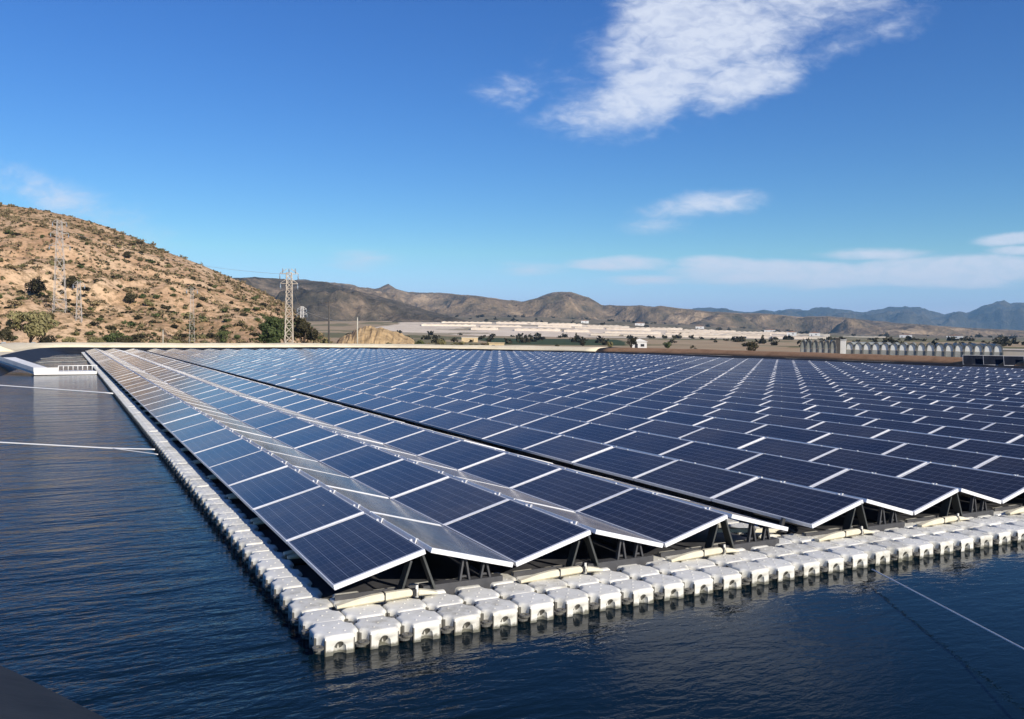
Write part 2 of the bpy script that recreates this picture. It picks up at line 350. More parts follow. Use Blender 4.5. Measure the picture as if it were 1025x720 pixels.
def build_world():
    w = bpy.data.worlds.new('World'); S.world = w; w.use_nodes = True
    nt = w.node_tree; bg = nt.nodes['Background']
    sky = N(nt, 'ShaderNodeTexSky'); sky.sky_type = 'NISHITA'; sky.sun_disc = False
    sky.sun_elevation = sun_el; sky.sun_rotation = sun_az; sky.air_density = 1.; sky.dust_density = 0.; sky.ozone_density = 2.6; sky.altitude = 200
    hs = N(nt, 'ShaderNodeHueSaturation', Saturation=1.14, Value=1.); L(nt, sky.outputs[0], hs.inputs['Color'])
    # deep, clean winter blue: red and green fall off faster than blue
    sc = N(nt, 'ShaderNodeSeparateColor'); L(nt, hs.outputs[0], sc.inputs[0]); cc = N(nt, 'ShaderNodeCombineColor')
    bl = math_node(nt, 'MAXIMUM', math_node(nt, 'MAXIMUM', sc.outputs[2], math_node(nt, 'MULTIPLY', sc.outputs[1], 1.17)), 1e-4)
    for i, g in ((0, 1.82), (1, 1.86)):
        L(nt, math_node(nt, 'MULTIPLY', bl, math_node(nt, 'POWER', math_node(nt, 'DIVIDE', sc.outputs[i], bl), g)), cc.inputs[i])
    L(nt, math_node(nt, 'MULTIPLY', bl, .95), cc.inputs[2])
    tc = N(nt, 'ShaderNodeTexCoord')
    def dot(v):
        n = N(nt, 'ShaderNodeVectorMath', operation='DOT_PRODUCT'); n.inputs[1].default_value = tuple(v)
        L(nt, tc.outputs['Generated'], n.inputs[0]); return n.outputs['Value']
    fwd = math_node(nt, 'MAXIMUM', dot(FWH), .05)
    X = math_node(nt, 'DIVIDE', dot(RTH), fwd); Z = math_node(nt, 'DIVIDE', dot((0, 0, 1)), fwd)
    cb = N(nt, 'ShaderNodeCombineXYZ'); L(nt, X, cb.inputs[0]); L(nt, Z, cb.inputs[1])
    # drifting cloud sheets: heading/elevation tangents, half-axes, tilt, weight
    def cl(px, py, ax, ay, deg, wt): return ((px-512)/F, (334+(px-512)*.011-py)/F, ax/F, ay/F, rad(deg), wt)
    blobs = [cl(690, 52, 150, 70, 24, 1.9), cl(628, 102, 95, 30, 10, 1.6), cl(662, 20, 62, 60, 50, 1.9), cl(648, 92, 90, 38, 16, 2.6), cl(735, 84, 75, 32, 18, 2.1), cl(622, 62, 40, 55, -20, 1.7), cl(830, 52, 60, 20, 20, 1.2), cl(604, 108, 60, 20, 14, 1.5), cl(800, 2, 150, 52, 10, 1.45), cl(880, 28, 70, 22, 16, .8), cl(498, 94, 56, 22, 6, .95), cl(560, 70, 60, 30, 30, .55),
             cl(708, 204, 100, 16, 9, 1.3), cl(652, 227, 56, 12, 2, 1.15), cl(800, 274, 130, 15, 0, 2.4), cl(955, 271, 150, 17, 1, 2.7), cl(870, 255, 70, 8, 1, 2.1), cl(715, 265, 40, 9, 0, 2.),
             cl(618, 264, 50, 9, 0, 2.2), cl(640, 280, 50, 7, 0, 1.3), cl(1010, 239, 42, 8, 6, 2.2), cl(1018, 251, 36, 6, 0, 2.), cl(60, 200, 160, 30, -18, 1.25), cl(362, 258, 40, 12, 0, .9), cl(530, 271, 40, 9, 0, .9),
             cl(1500, 120, 260, 60, 8, 1.), cl(-500, 100, 260, 60, -10, .9)]
    tot = None
    for bx, bz, ax, az, a, wt in blobs:
        mp = N(nt, 'ShaderNodeMapping'); mp.vector_type = 'TEXTURE'
        mp.inputs['Location'].default_value = (bx, bz, 0); mp.inputs['Rotation'].default_value = (0, 0, a); mp.inputs['Scale'].default_value = (ax, az, 1)
        L(nt, cb.outputs[0], mp.inputs['Vector'])
        ln = N(nt, 'ShaderNodeVectorMath', operation='LENGTH'); L(nt, mp.outputs[0], ln.inputs[0])
        q = math_node(nt, 'MULTIPLY', math_node(nt, 'SUBTRACT', 1.25, ln.outputs['Value'], clamp=False), wt)
        tot = q if tot is None else math_node(nt, 'MAXIMUM', tot, q)
    mpn = N(nt, 'ShaderNodeMapping'); mpn.inputs['Rotation'].default_value = (0, 0, rad(-20)); mpn.inputs['Scale'].default_value = (1., 2.1, 1.)
    L(nt, cb.outputs[0], mpn.inputs['Vector'])
    nz = N(nt, 'ShaderNodeTexNoise', Scale=7., Detail=10., Roughness=.62, Distortion=.35); L(nt, mpn.outputs[0], nz.inputs['Vector'])
    nf = N(nt, 'ShaderNodeTexNoise', Scale=42., Detail=5., Roughness=.6, Distortion=.6); L(nt, mpn.outputs[0], nf.inputs['Vector'])
    nn = math_node(nt, 'ADD', math_node(nt, 'MULTIPLY', math_node(nt, 'SUBTRACT', nz.outputs['Fac'], .5), 3.1), math_node(nt, 'MULTIPLY', math_node(nt, 'SUBTRACT', nf.outputs['Fac'], .5), .8))
    mpl = N(nt, 'ShaderNodeMapping'); mpl.inputs['Scale'].default_value = (1., 5.5, 1.); L(nt, cb.outputs[0], mpl.inputs['Vector'])
    nl = N(nt, 'ShaderNodeTexNoise', Scale=6.5, Detail=8., Roughness=.6, Distortion=.3); L(nt, mpl.outputs[0], nl.inputs['Vector'])
    hi = N(nt, 'ShaderNodeMapRange'); L(nt, Z, hi.inputs[0]); hi.inputs[1].default_value = .085; hi.inputs[2].default_value = .125
    low = math_node(nt, 'MULTIPLY', math_node(nt, 'SUBTRACT', nl.outputs['Fac'], .43), 4.0)
    nn = math_node(nt, 'ADD', math_node(nt, 'MULTIPLY', nn, hi.outputs[0]), math_node(nt, 'MULTIPLY', low, math_node(nt, 'SUBTRACT', 1., hi.outputs[0])))
    a = math_node(nt, 'SUBTRACT', math_node(nt, 'ADD', tot, nn), .28)
    al = N(nt, 'ShaderNodeMapRange', interpolation_type='SMOOTHERSTEP'); L(nt, a, al.inputs[0])
    al.inputs[1].default_value = 0.; al.inputs[2].default_value = 1.9; al.inputs[3].default_value = 0.; al.inputs[4].default_value = .86
    mo = N(nt, 'ShaderNodeMapRange', interpolation_type='SMOOTHSTEP'); L(nt, nf.outputs['Fac'], mo.inputs[0])
    mo.inputs[1].default_value = .34; mo.inputs[2].default_value = .62; mo.inputs[3].default_value = .78; mo.inputs[4].default_value = 1.
    gate = math_node(nt, 'MULTIPLY', math_node(nt, 'MULTIPLY', al.outputs[0], mo.outputs[0]), math_node(nt, 'GREATER_THAN', dot(FWH), .06))
    gate = math_node(nt, 'MULTIPLY', gate, math_node(nt, 'GREATER_THAN', tot, 0.))
    c = mix_rgb(nt, gate, cc.outputs[0], (6.4, 6.8, 7.7))
    L(nt, c, bg.inputs['Color']); bg.inputs['Strength'].default_value = .1
build_world()
S.view_settings.view_transform = 'Standard'; S.view_settings.look = 'None'
S.view_settings.gamma = 1; S.view_settings.exposure = .38; S.view_settings.use_curve_mapping = False
S.cycles.use_denoising = True
S.cycles.max_bounces = 6; S.cycles.volume_bounces = 0; S.cycles.caustics_reflective = False; S.cycles.caustics_refractive = False

# ------------------------------------------------------------------ reservoir outline
ZW, ZC, ZT = -.37, .30, -.20        # water, crest and float-top levels
WATERLINE = [(-1.98,-1.24),(-2.74,-.07),(-4.5,3.5),(-5.4,10),(-5.9,22),(-6.1,40),(-5.6,50),(-4.95,62),(-4.2,78),(-3.3,92),(-2.0,102.5),
             (4,102.4),(14,101.8),(24,104.5),(31.5,107),(38,103),(50.5,92),(57,80),(59.3,69.5),(60.3,58),(60.6,48.5),(61.8,39),(63.5,33.5),(68,18),(71,0),
             (68,-13),(40,-12),(20,-10),(9,-8.4),(4,-7.3),(1.8,-6.4),(.0,-5.3),(-1.2,-3.5)]
def densify(P, step):
    out = []
    for a, b in zip(P, P[1:]+P[:1]):
        n = max(1, int(math.dist(a, b)/step))
        out += [(a[0]+(b[0]-a[0])*k/n, a[1]+(b[1]-a[1])*k/n) for k in range(n)]
    return out
WL = np.array(densify(WATERLINE, 1.6))
for _ in range(3): WL = (np.roll(WL, 1, 0)+2*WL+np.roll(WL, -1, 0))/4
_t = np.roll(WL, -1, 0)-np.roll(WL, 1, 0); _t /= np.linalg.norm(_t, axis=1)[:, None]
WN = np.stack([-_t[:, 1], _t[:, 0]], 1)
_area = np.sum(WL[:, 0]*np.roll(WL[:, 1], -1)-np.roll(WL[:, 0], -1)*WL[:, 1])
if _area > 0: WN = -WN
for _ in range(4): WN = (np.roll(WN, 1, 0)+2*WN+np.roll(WN, -1, 0))/4
WN /= np.linalg.norm(WN, axis=1)[:, None]       # outward
def inside(x, y, poly):
    px, py = poly[:, 0], poly[:, 1]; qx, qy = np.roll(px, -1), np.roll(py, -1)
    c = ((py > y) != (qy > y)) & (x < (qx-px)*(y-py)/(qy-py+1e-12)+px)
    return bool(np.count_nonzero(c) % 2)
def band(name, profile, mat, label, sel=None, rough=0., smooth=True, mk=None):
    """sheet swept along the waterline; profile = [(outward offset, z)]"""
    mb = MB(); n = len(WL); idx = range(n) if sel is None else [i for i in range(n) if sel(WL[i])]
    k = len(profile); vs = []
    for i in idx:
        for j, (o, z) in enumerate(profile):
            p = WL[i]+WN[i]*o
            q = rough*(mnoise.noise(Vector((p[0]*.35, p[1]*.35, j*3.1)))) if 0 < j < k-1 else 0
            vs.append((p[0], p[1], z+q))
    fs = []; m = len(idx)
    for a in range(m if sel is None else m-1):
        if sel is not None and idx[a+1]-idx[a] > 1: continue
        b = (a+1) % m
        for j in range(k-1): fs.append((a*k+j, a*k+j+1, b*k+j+1, b*k+j))
    mb.add(vs, fs); return setting(name, mb.mesh(name, mat, smooth), label)
band('reservoir_liner', [(-7, -3.3), (-2.2, -1.29), (-1, -.79), (0, ZW), (.6, -.12), (1.1, .09), (1.6, ZC), (1.75, ZC+.03), (2.0, ZC+.012)], M['liner'], 'dark geomembrane liner on the reservoir slopes', rough=.07)
band('embankment', [(1.9, ZC), (4.5, ZC+.02), (8, ZC), (12, -.6), (24, -3.3), (30, -4.2)], M['crest'], 'pale earth embankment crest around the reservoir', rough=.05)
wm = MB(); wm.add([(p[0]+n[0]*1.2, p[1]+n[1]*1.2, ZW) for p, n in zip(WL, WN)], [tuple(range(len(WL)))])
setting('water', wm.mesh('water', M['water']), 'dark rippled reservoir water')

# low earth banks standing on the crest (pale on the far and left side, brown on the right)
def berm(name, sel, mat, label, h, o0):
    prof = [(o0, ZC-.05), (o0+.7, ZC+h*.55), (o0+1.3, ZC+h), (o0+3.6, ZC+h*1.02), (o0+5.5, ZC-.1), (o0+1.2, ZC-.2)]
    mb = MB(); idx = [i for i in range(len(WL)) if sel(WL[i])]
    loops = []
    for i in idx:
        l = []
        for j, (o, z) in enumerate(prof):
            p = WL[i]+WN[i]*o; q = .14*mnoise.noise(Vector((p[0]*.23, p[1]*.23, j*5.))) if 0 < j < 4 else 0
            l.append((p[0], p[1], z+q))
        loops.append(l)
    mb.loft(loops); return tag(link(name, mb.mesh(name, mat, True)), label, 'earth bank')
berm('earth_bank', lambda p: p[1] > 82 and p[0] < 56.5, M['crest'], 'low pale earth bank along the far reservoir edge below the dry hill', .5, 2.3)
berm('earth_bank', lambda p: p[0] > 55 and 0 < p[1] < 84.5, M['brown_earth'], 'low reddish brown earth bank along the right reservoir edge', .52, 2.4)

# ------------------------------------------------------------------ terrain
def plain_z(D): return interp(D, [0, 100, 280, 500, 800, 1150, 1500, 2200, 3000, 5200, 9000, 40000], [-3.1, -3.1, -3.2, -2.2, 1.5, 11, 24, 46, 74, 85, 85, 85])
def ground_z(x, y):
    D = math.hypot(x-CAM[0], y-CAM[1])
    z = plain_z(D); dx = np.array([x-CAM[0], y-CAM[1]]); fd = dx@FWH[:2]
    if z > 0:
        px = 512.5+F*(dx@RTH[:2])/fd if fd > .05*D else 2000
        z *= interp(px, [540, 700, 860], [1., .55, .12])
    a = min(1., max(0., (D-250)/700))
    return z + a*(1.5+D*.0022)*mnoise.noise(Vector((x*.0022, y*.0022, 2.)))
def polar(px, D):                      # bearing (as tangent, photo pixels) + distance -> x, y
    t = (px-512.5)/F; v = FWH+RTH*t; v = v/np.linalg.norm(v[:2])
    return CAM[0]+v[0]*D, CAM[1]+v[1]*D
def grounded(px, D): x, y = polar(px, D); return x, y, ground_z(x, y)

def build_ground():
    az = np.concatenate([np.linspace(-math.pi, -.75, 40, endpoint=False), np.linspace(-.75, .75, 420, endpoint=False), np.linspace(.75, math.pi, 40, endpoint=False)])
    Ds = np.concatenate([[4], np.geomspace(12, 100, 10), np.geomspace(110, 3500, 150), np.geomspace(3700, 30000, 10)])
    vs = []; cols = []
    for D in Ds:
        for a in az:
            x = CAM[0]+D*math.sin(YAW+a); y = CAM[1]+D*math.cos(YAW+a)
            z = ground_z(x, y)
            if D < 160 and min(np.hypot(WL[:, 0]-x, WL[:, 1]-y)) < 30: z = min(z, -3.6)
            elif D < 120 : z = min(z, -3.4)
            vs.append((x, y, z))
            px = 512.5+F*math.tan(a) if abs(a) < 1.3 else 9999*np.sign(a)
            n = mnoise.noise(Vector((x*.004, y*.004, 9.))); n2 = mnoise.noise(Vector((x*.015, y*.015, 4.)))
            c = np.array([.40, .30, .185])
            if n2 > .12: c = np.array([.22, .19, .10])
            if 150 < D < 800 and n > .18: c = np.array([.17, .155, .075])
            if D > 420 and D < 640 and 470 < px+60*n < 610: c = np.array([.055, .075, .03])          # green field
            if 660 < D < 780 and 590 < px < 1100: c = np.array([.16, .155, .07]) if n2 > -.1 else np.array([.3, .24, .15])
            if 780 < D < 1420 and 380+30*n < px < 800+60*n: c = np.array([.70, .59, .45])+.12*n2 if n2 > -.22 else np.array([.36, .30, .20])         # bare pale ground
            if 800 < D < 1500 and px >= 800+60*n: c = np.array([.17, .16, .08]) if n2 > -.2 else np.array([.32, .26, .17])
            if D >= 1420: c = np.array([.24, .19, .12]) if n2 > 0 else np.array([.15, .13, .075])
            if D < 420 and px > 330 and n > .0: c = np.array([.40, .28, .165])
            cols.append((*np.clip(c, 0, 1), 1.))
    na = len(az); fs = []
    for i in range(len(Ds)-1):
        for j in range(na):
            k = (j+1) % na
            fs.append((i*na+j, i*na+k, (i+1)*na+k, (i+1)*na+j))
    fs.append(tuple(range(na-1, -1, -1)))
    me = bpy.data.meshes.new('ground'); me.from_pydata(vs, [], fs); me.materials.append(M['ground'])
    ca = me.color_attributes.new('Col', 'FLOAT_COLOR', 'POINT'); ca.data.foreach_set('color', np.array(cols).ravel())
    me.polygons.foreach_set('use_smooth', [True]*len(fs)); me.update()
    setting('ground', me, 'dry plain of fields around the reservoir')
build_ground()

# hills: skyline given as (bearing, photo y) and a distance
HZ = lambda px: 329.+px*.0107
def make_range(name, sky, d0, d1, d2, mat, label, nx, ny, rough, freq, zbase=None, expo=1., smooth=True, crestnoise=.1):
    xs = [q[0] for q in sky]; ys = [q[1] for q in sky]
    pxs = np.linspace(xs[0], xs[-1], nx); vs = []
    rows = list(np.linspace(0, 1, ny))+[1.08, 1.2, 1.5, 2.]
    def H(px, t):
        y = interp(px, xs, ys)
        x_, y_ = polar(px, d1); dep = (x_-CAM[0])*FWH[0]+(y_-CAM[1])*FWH[1]
        return CAM[2]+(HZ(px)-y)/F*dep
    for t in rows:
        for px in pxs:
            zs = H(px, t)
            D = d0+(d1-d0)*t if t <= 1 else d1+(d2-d1)*(t-1)
            x, y = polar(px, D)
            zb = ground_z(x, y)-2 if zbase is None else zbase
            if t <= 1: z = zb+(zs-zb)*(t**expo)
            else: z = zb+(zs-zb)*max(0, 1-(t-1)**1.2)
            amp = rough*(zs-zb)*min(1, 4*t)*(max(0, 1-t) if t <= 1 else 0.)*1.0
            v = Vector((x*freq, y*freq, 1.7))
            rn = 1-2*abs(mnoise.fractal(v, .9, 2.1, 5)) ; fn = mnoise.fractal(v*3.1, 1., 2., 4)
            z += amp*(rn-.5)*1.1+amp*.5*fn
            z += crestnoise*(zs-zb)*.12*mnoise.fractal(Vector((x*freq*5, y*freq*5, 7.)), .8, 2.2, 5)*min(1, t*2)
            if t < 1: z = min(z, CAM[2]+(zs-CAM[2])*(D/d1)*(1-.05*(1-t)) if zs > CAM[2] else z)
            vs.append((x, y, z))
    fs = []
    for i in range(len(rows)-1):
        for j in range(nx-1): fs.append((i*nx+j, i*nx+j+1, (i+1)*nx+j+1, (i+1)*nx+j))
    me = bpy.data.meshes.new(name); me.from_pydata(vs, [], fs); me.materials.append(mat)
    if smooth: me.polygons.foreach_set('use_smooth', [True]*len(fs))
    me.update(); o = setting(name, me, label); return o, vs, len(rows), nx
HILL_SKY = [(-900,190),(-400,186),(-150,195),(0,205),(45,211.5),(90,222),(130,238),(180,258),(230,278),(262,292),(285,306),(305,322),(322,337),(340,349)]
hill_o, hill_v, hill_r, hill_n = make_range('hill', HILL_SKY, 205, 430, 700, M['hill'], 'dry tan hillside dotted with scrub', 420, 110, .17, .013, zbase=-3.4, expo=.92)
make_range('hills', [(120,300),(200,280),(255,278),(290,281),(325,283),(345,289),(372,295),(400,303),(430,312),(470,322)], 1250, 1900, 2600, M['range_dark'], 'dark shaded ridge behind the dry hill', 240, 70, .7, .0042, crestnoise=.25)
make_range('mountain_range', [(-600,268),(100,272),(250,280),(300,281),(335,283),(360,288),(377,290),(388,286),(397,290),(408,293),(422,293.5),(450,294.5),(472,296),(500,300),(522,302.5),(536,299),(548,295),(560,292.6),(571,292.8),(579,295.5),(588,298),(594,301),(602,306),(640,306.5),(654,308),(662,306.5),(680,309),(705,312),(740,314),(775,315),(800,317.5),(830,317),(860,320),(900,324),(960,328),(1040,332)],
           2300, 3600, 5200, M['range'], 'brown scrubby mountains across the plain', 640, 130, .85, .0024, crestnoise=.55)
make_range('mountain_range', [(520,320),(600,312),(660,309.5),(688,310),(700,308),(714,309.5),(724,308.5),(738,312.5),(752,313),(763,310.5),(775,313),(790,309.5),(808,310.5),(828,308.7),(848,311.5),(862,313),(880,310.5),(897,307.7),(915,308.2),(930,311),(944,315),(953,311.5),(960,311),(967,313.5),(985,306),(1000,302),(1012,303),(1030,303.5),(1080,299),(1160,303),(1400,300),(1800,305)],
           6500, 9000, 12000, M['range_far'], 'far blue mountains at the right', 520, 80, .8, .0011, crestnoise=.9)

# ------------------------------------------------------------------ vegetation
def leaf_cloud(blobs, n, size, flat=.0):
    mb = MB()
    tot = sum(b[3]*b[4]*b[5] for b in blobs)
    for (cx, cy, cz, rx, ry, rz) in blobs:
        m = int(n*rx*ry*rz/tot)+1
        for _ in range(m):
            d = Vector((random.gauss(0,1), random.gauss(0,1), random.gauss(0,1))).normalized()
            rr = random.uniform(.45, 1.08)**.6
            p = Vector((cx+d.x*rx*rr, cy+d.y*ry*rr, max(.02, cz+d.z*rz*rr)))
            nrm = (d+Vector((random.gauss(0,.6), random.gauss(0,.6), random.gauss(0,.6)))).normalized()
            a = nrm.orthogonal().normalized(); b = nrm.cross(a)
            t = random.uniform(0, 6.3); a, b = a*math.cos(t)+b*math.sin(t), b*math.cos(t)-a*math.sin(t)
            s = size*random.uniform(.5, 1.3)
            mb.add([p-a*s-b*s*.45, p+a*s*.2-b*s*.6, p+a*s+b*s*.35, p-a*s*.3+b*s*.6], [(0,1,2,3)])
    return mb
def rand_blobs(n, w, h, base=.15):
    out = []
    for _ in range(n):
        a = random.uniform(0, 6.28); q = random.uniform(0, .62)*w
        r = random.uniform(.28, .5)*w*(1-.35*q/w)
        out.append((math.cos(a)*q, math.sin(a)*q, h*random.uniform(base+.15, .72), r, r, min(r*.8, h*.36)))
    return out
shrub_mesh = {}
for key, mat, cnt in (('dark', 'leaf_dark', 4), ('green', 'leaf_green', 3), ('olive', 'leaf_olive', 3), ('dry', 'leaf_dry', 2)):
    shrub_mesh[key] = [leaf_cloud(rand_blobs(6, 1., 1.15), 260, .17).mesh(f'{key}_shrub', M[mat]) for _ in range(cnt)]
from mathutils.bvhtree import BVHTree
_hm = hill_o.data; HB = BVHTree.FromPolygons([v.co[:] for v in _hm.vertices], [tuple(p.vertices) for p in _hm.polygons])
def hill_hit(x, y):
    h = HB.ray_cast(Vector((x, y, 500)), Vector((0, 0, -1)))
    return h[0].z if h[0] is not None else None
spots = []
tries = 0
while len(spots) < 640 and tries < 40000:
    tries += 1
    px = random.uniform(-30, 330); D = 207+random.random()**1.0*228
    x, y = polar(px, D); z = hill_hit(x, y)
    if z is None or z < -2.6 and random.random() < .6: continue
    q = project((x, y, z))
    if q[1] > 341: continue
    if mnoise.noise(Vector((x*.03, y*.03, 3.))) < random.uniform(-.5, .15): continue
    if any((x-s[0])**2+(y-s[1])**2 < (2.2)**2 for s in spots): continue
    spots.append((x, y, z, random.uniform(.6, 1.65)*(1 if random.random() < .88 else 1.4), q))
spots.sort(key=lambda s: -s[3]/math.hypot(s[0]-CAM[0], s[1]-CAM[1]))
rest = spots[298:]; spots = spots[:298]
KLAB = {'dark': 'dark green rounded shrub', 'green': 'mid green bushy shrub', 'olive': 'grey olive low shrub', 'dry': 'brownish half dry shrub'}
for (x, y, z, s, q) in spots:
    k = random.choices(['dark', 'green', 'olive', 'dry'], [.5, .2, .18, .12])[0]
    hgt = 'near the skyline of the dry hill' if q[1] < HZ(0)-.72*(HZ(0)-interp(q[0], [a[0] for a in HILL_SKY], [a[1] for a in HILL_SKY])) else ('halfway up the dry hillside' if q[1] < 305 else 'at the foot of the dry hillside')
    o = tag(link('hill_shrub', random.choice(shrub_mesh[k]), None, (x, y, z-.12*s), (0, 0, random.uniform(0, 6.3))),
            f'{KLAB[k]} {hgt}', 'shrub', f'{KLAB[k]}s {hgt}')
    o.scale = (s*random.uniform(.85, 1.25), s*random.uniform(.85, 1.25), s*random.uniform(.6, .95))
# tufts nobody could count
tm = MB()
cnt = 0
for _ in range(9000):
    px = random.uniform(-60, 335); D = 206+random.random()*235
    x, y = polar(px, D); z = hill_hit(x, y)
    if z is None: continue
    if mnoise.noise(Vector((x*.05, y*.05, 8.))) < random.uniform(-.6, .3): continue
    s = random.uniform(.22, .75); cnt += 1
    for _k in range(9):
        d = Vector((random.gauss(0, .5), random.gauss(0, .5), abs(random.gauss(.25, .25))))*s
        a = Vector((random.gauss(0,1), random.gauss(0,1), random.gauss(0,1))).normalized()*s*.5; b = Vector((random.gauss(0,1), random.gauss(0,1), random.gauss(0,1))).normalized()*s*.4
        p = Vector((x, y, z))+d
        tm.add([p-a-b, p+a-b, p+a+b, p-a+b], [(0,1,2,3)], random.choice((0, 0, 1, 2)))
for (x, y, z, s, q) in rest:
    for _k in range(40):
        d = Vector((random.gauss(0, .45), random.gauss(0, .45), abs(random.gauss(.35, .25))))*s
        a = Vector((random.gauss(0,1), random.gauss(0,1), random.gauss(0,1))).normalized()*s*.25; b = Vector((random.gauss(0,1), random.gauss(0,1), random.gauss(0,1))).normalized()*s*.2
        p = Vector((x, y, z))+d
        tm.add([p-a-b, p+a-b, p+a+b, p-a+b], [(0,1,2,3)], 0)
tag(link('scrub_tufts', tm.mesh('scrub_tufts', [M['leaf_dry'], M['leaf_dark'], M['leaf_olive']])), 'low grass tufts and scrub scattered over the dry hill', 'scrub', None, 'stuff')

def tree(label, px, D, w, h, trunk_h, mat, group=None, name='tree', zoff=0., z=None, n=1500, leaf=None, cat='tree', lean=0.):
    x, y, zz = grounded(px, D)
    if z is not None: zz = z
    t = thing(name, label, cat, (x, y, zz+zoff), random.uniform(0, 6), group)
    tb = MB(); top = h*.62
    tb.tube([(0,0,-.4), (.06*w, .02, trunk_h*.6), (.03*w+lean, .03*w, trunk_h*1.1), (lean, 0, top)], [.045*h, .036*h, .028*h, .012*h], 8)
    for k in range(7):
        a = k*.9+random.uniform(-.2, .2); st = trunk_h*random.uniform(.6, 1.1); q = w*random.uniform(.3, .45)
        tb.tube([(.03*w, .02*w, st), (math.cos(a)*q*.5, math.sin(a)*q*.5, st+(h-st)*.3), (math.cos(a)*q, math.sin(a)*q, st+(h-st)*.6)], [.02*h, .013*h, .005*h], 6)
    link('trunk', tb.mesh('trunk', M['bark'], True), t)
    bl = []
    for k in range(15):
        a = random.uniform(0, 6.28); q = random.uniform(.1, .40)*w; r = random.uniform(.11, .22)*w
        bl.append((math.cos(a)*q, math.sin(a)*q, random.uniform(trunk_h+.25*(h-trunk_h), h-.12*h), r, r, r*.75))
    link('crown', leaf_cloud(bl, n, leaf or .035*w+.05).mesh('crown', mat), t)
    return t
def bush(label, px, D, w, h, mat, group=None, name='bush', z=None):
    x, y, zz = grounded(px, D)
    if z is not None: zz = z
    mb = leaf_cloud(rand_blobs(11, w/2, h), 900, .075*w/2+.05)
    return tag(link(name, mb.mesh(name, mat), None, (x, y, zz-.1), (0, 0, random.uniform(0, 6))), label, 'bush', group)
def hz_(px, D):
    x, y = polar(px, D); return hill_hit(x, y)
tree('small olive tree with a bare trunk beside the white roadside barrier', 33, 180, 8.0, 6.6, 2.0, M['leaf_olive'], name='olive_tree', z=-1.0, n=1700)
tree('large mid green tree left of the pale lattice mast', 268, 176, 6.6, 6.8, .8, M['leaf_green'], name='evergreen_tree', z=-1.6, n=4200)
tree('large dark evergreen tree right of the pale lattice mast', 304, 178, 5.6, 7.4, .9, M['leaf_dark'], name='evergreen_tree', z=-1.4, n=4200)
tree('wide green tree behind the pale lattice mast', 286, 196, 6, 6.4, .9, M['leaf_green'], name='evergreen_tree', z=-1.2, n=1500)
tree('young green tree alone at the foot of the dry hill', 222, 190, 3.6, 4.6, .7, M['leaf_green'], name='young_tree', z=-1.6, n=900)
for px, D, w, h, mat, lab in [(96,188,4.5,3.4,'leaf_olive','pale olive bush just right of the slim lattice pylon'),(110,190,4.6,4.6,'leaf_green','tallest green bush of the thicket right of the pylons'),
        (122,186,4.4,3.4,'leaf_dark','dark bush in the middle of the thicket right of the pylons'),(134,187,4.4,3.2,'leaf_dark','dark bush at the right end of the thicket by the pylons'),(118,200,6,4.6,'leaf_green','green bush at the back of the thicket right of the pylons'),
        (70,190,3.6,3.4,'leaf_olive','yellow green bush between the two lattice pylons'),(46,196,4.6,3.8,'leaf_dark','dark bush behind the small olive tree'),(6,205,5,6.5,'leaf_dark','tall dark bush at the left edge behind the barrier'),
        (152,192,3,2.6,'leaf_green','small green bush beside the flat white shed'),(176,196,4,3,'leaf_olive','olive bush at the hill foot between shed and small pylon'),(206,193,3,2.4,'leaf_green','low green bush right of the small pylon'),
        (243,186,4.2,3,'leaf_dry','dry brownish bush left of the dark evergreen trees'),(326,185,3.4,3.6,'leaf_olive','olive bush beside the dark wooden pole')]:
    bush(lab, px, D, w, h, M[mat], name='bush', z=-1.9)
for px, py, w, lab in [(37,293,8.5,'big dark round bush alone low on the left of the dry hill'),(72,287,7.5,'dark bush on the hill behind the slim lattice pylon'),(130,302,6.,'dark bush midway up the hill right of the pylons'),(127,255,5.5,'dark bush high on the hill right of the tall pylon')]:
    D = 225
    for D in range(208, 430, 2):        # walk out along the bearing to the slope
        x, y = polar(px, D); z = hill_hit(x, y)
        if z is not None and project((x, y, z))[1] <= py+6: break
    if z is not None: bush(lab, px, D, w*.75, w*.7, M['leaf_dark'], name='bush', z=z)

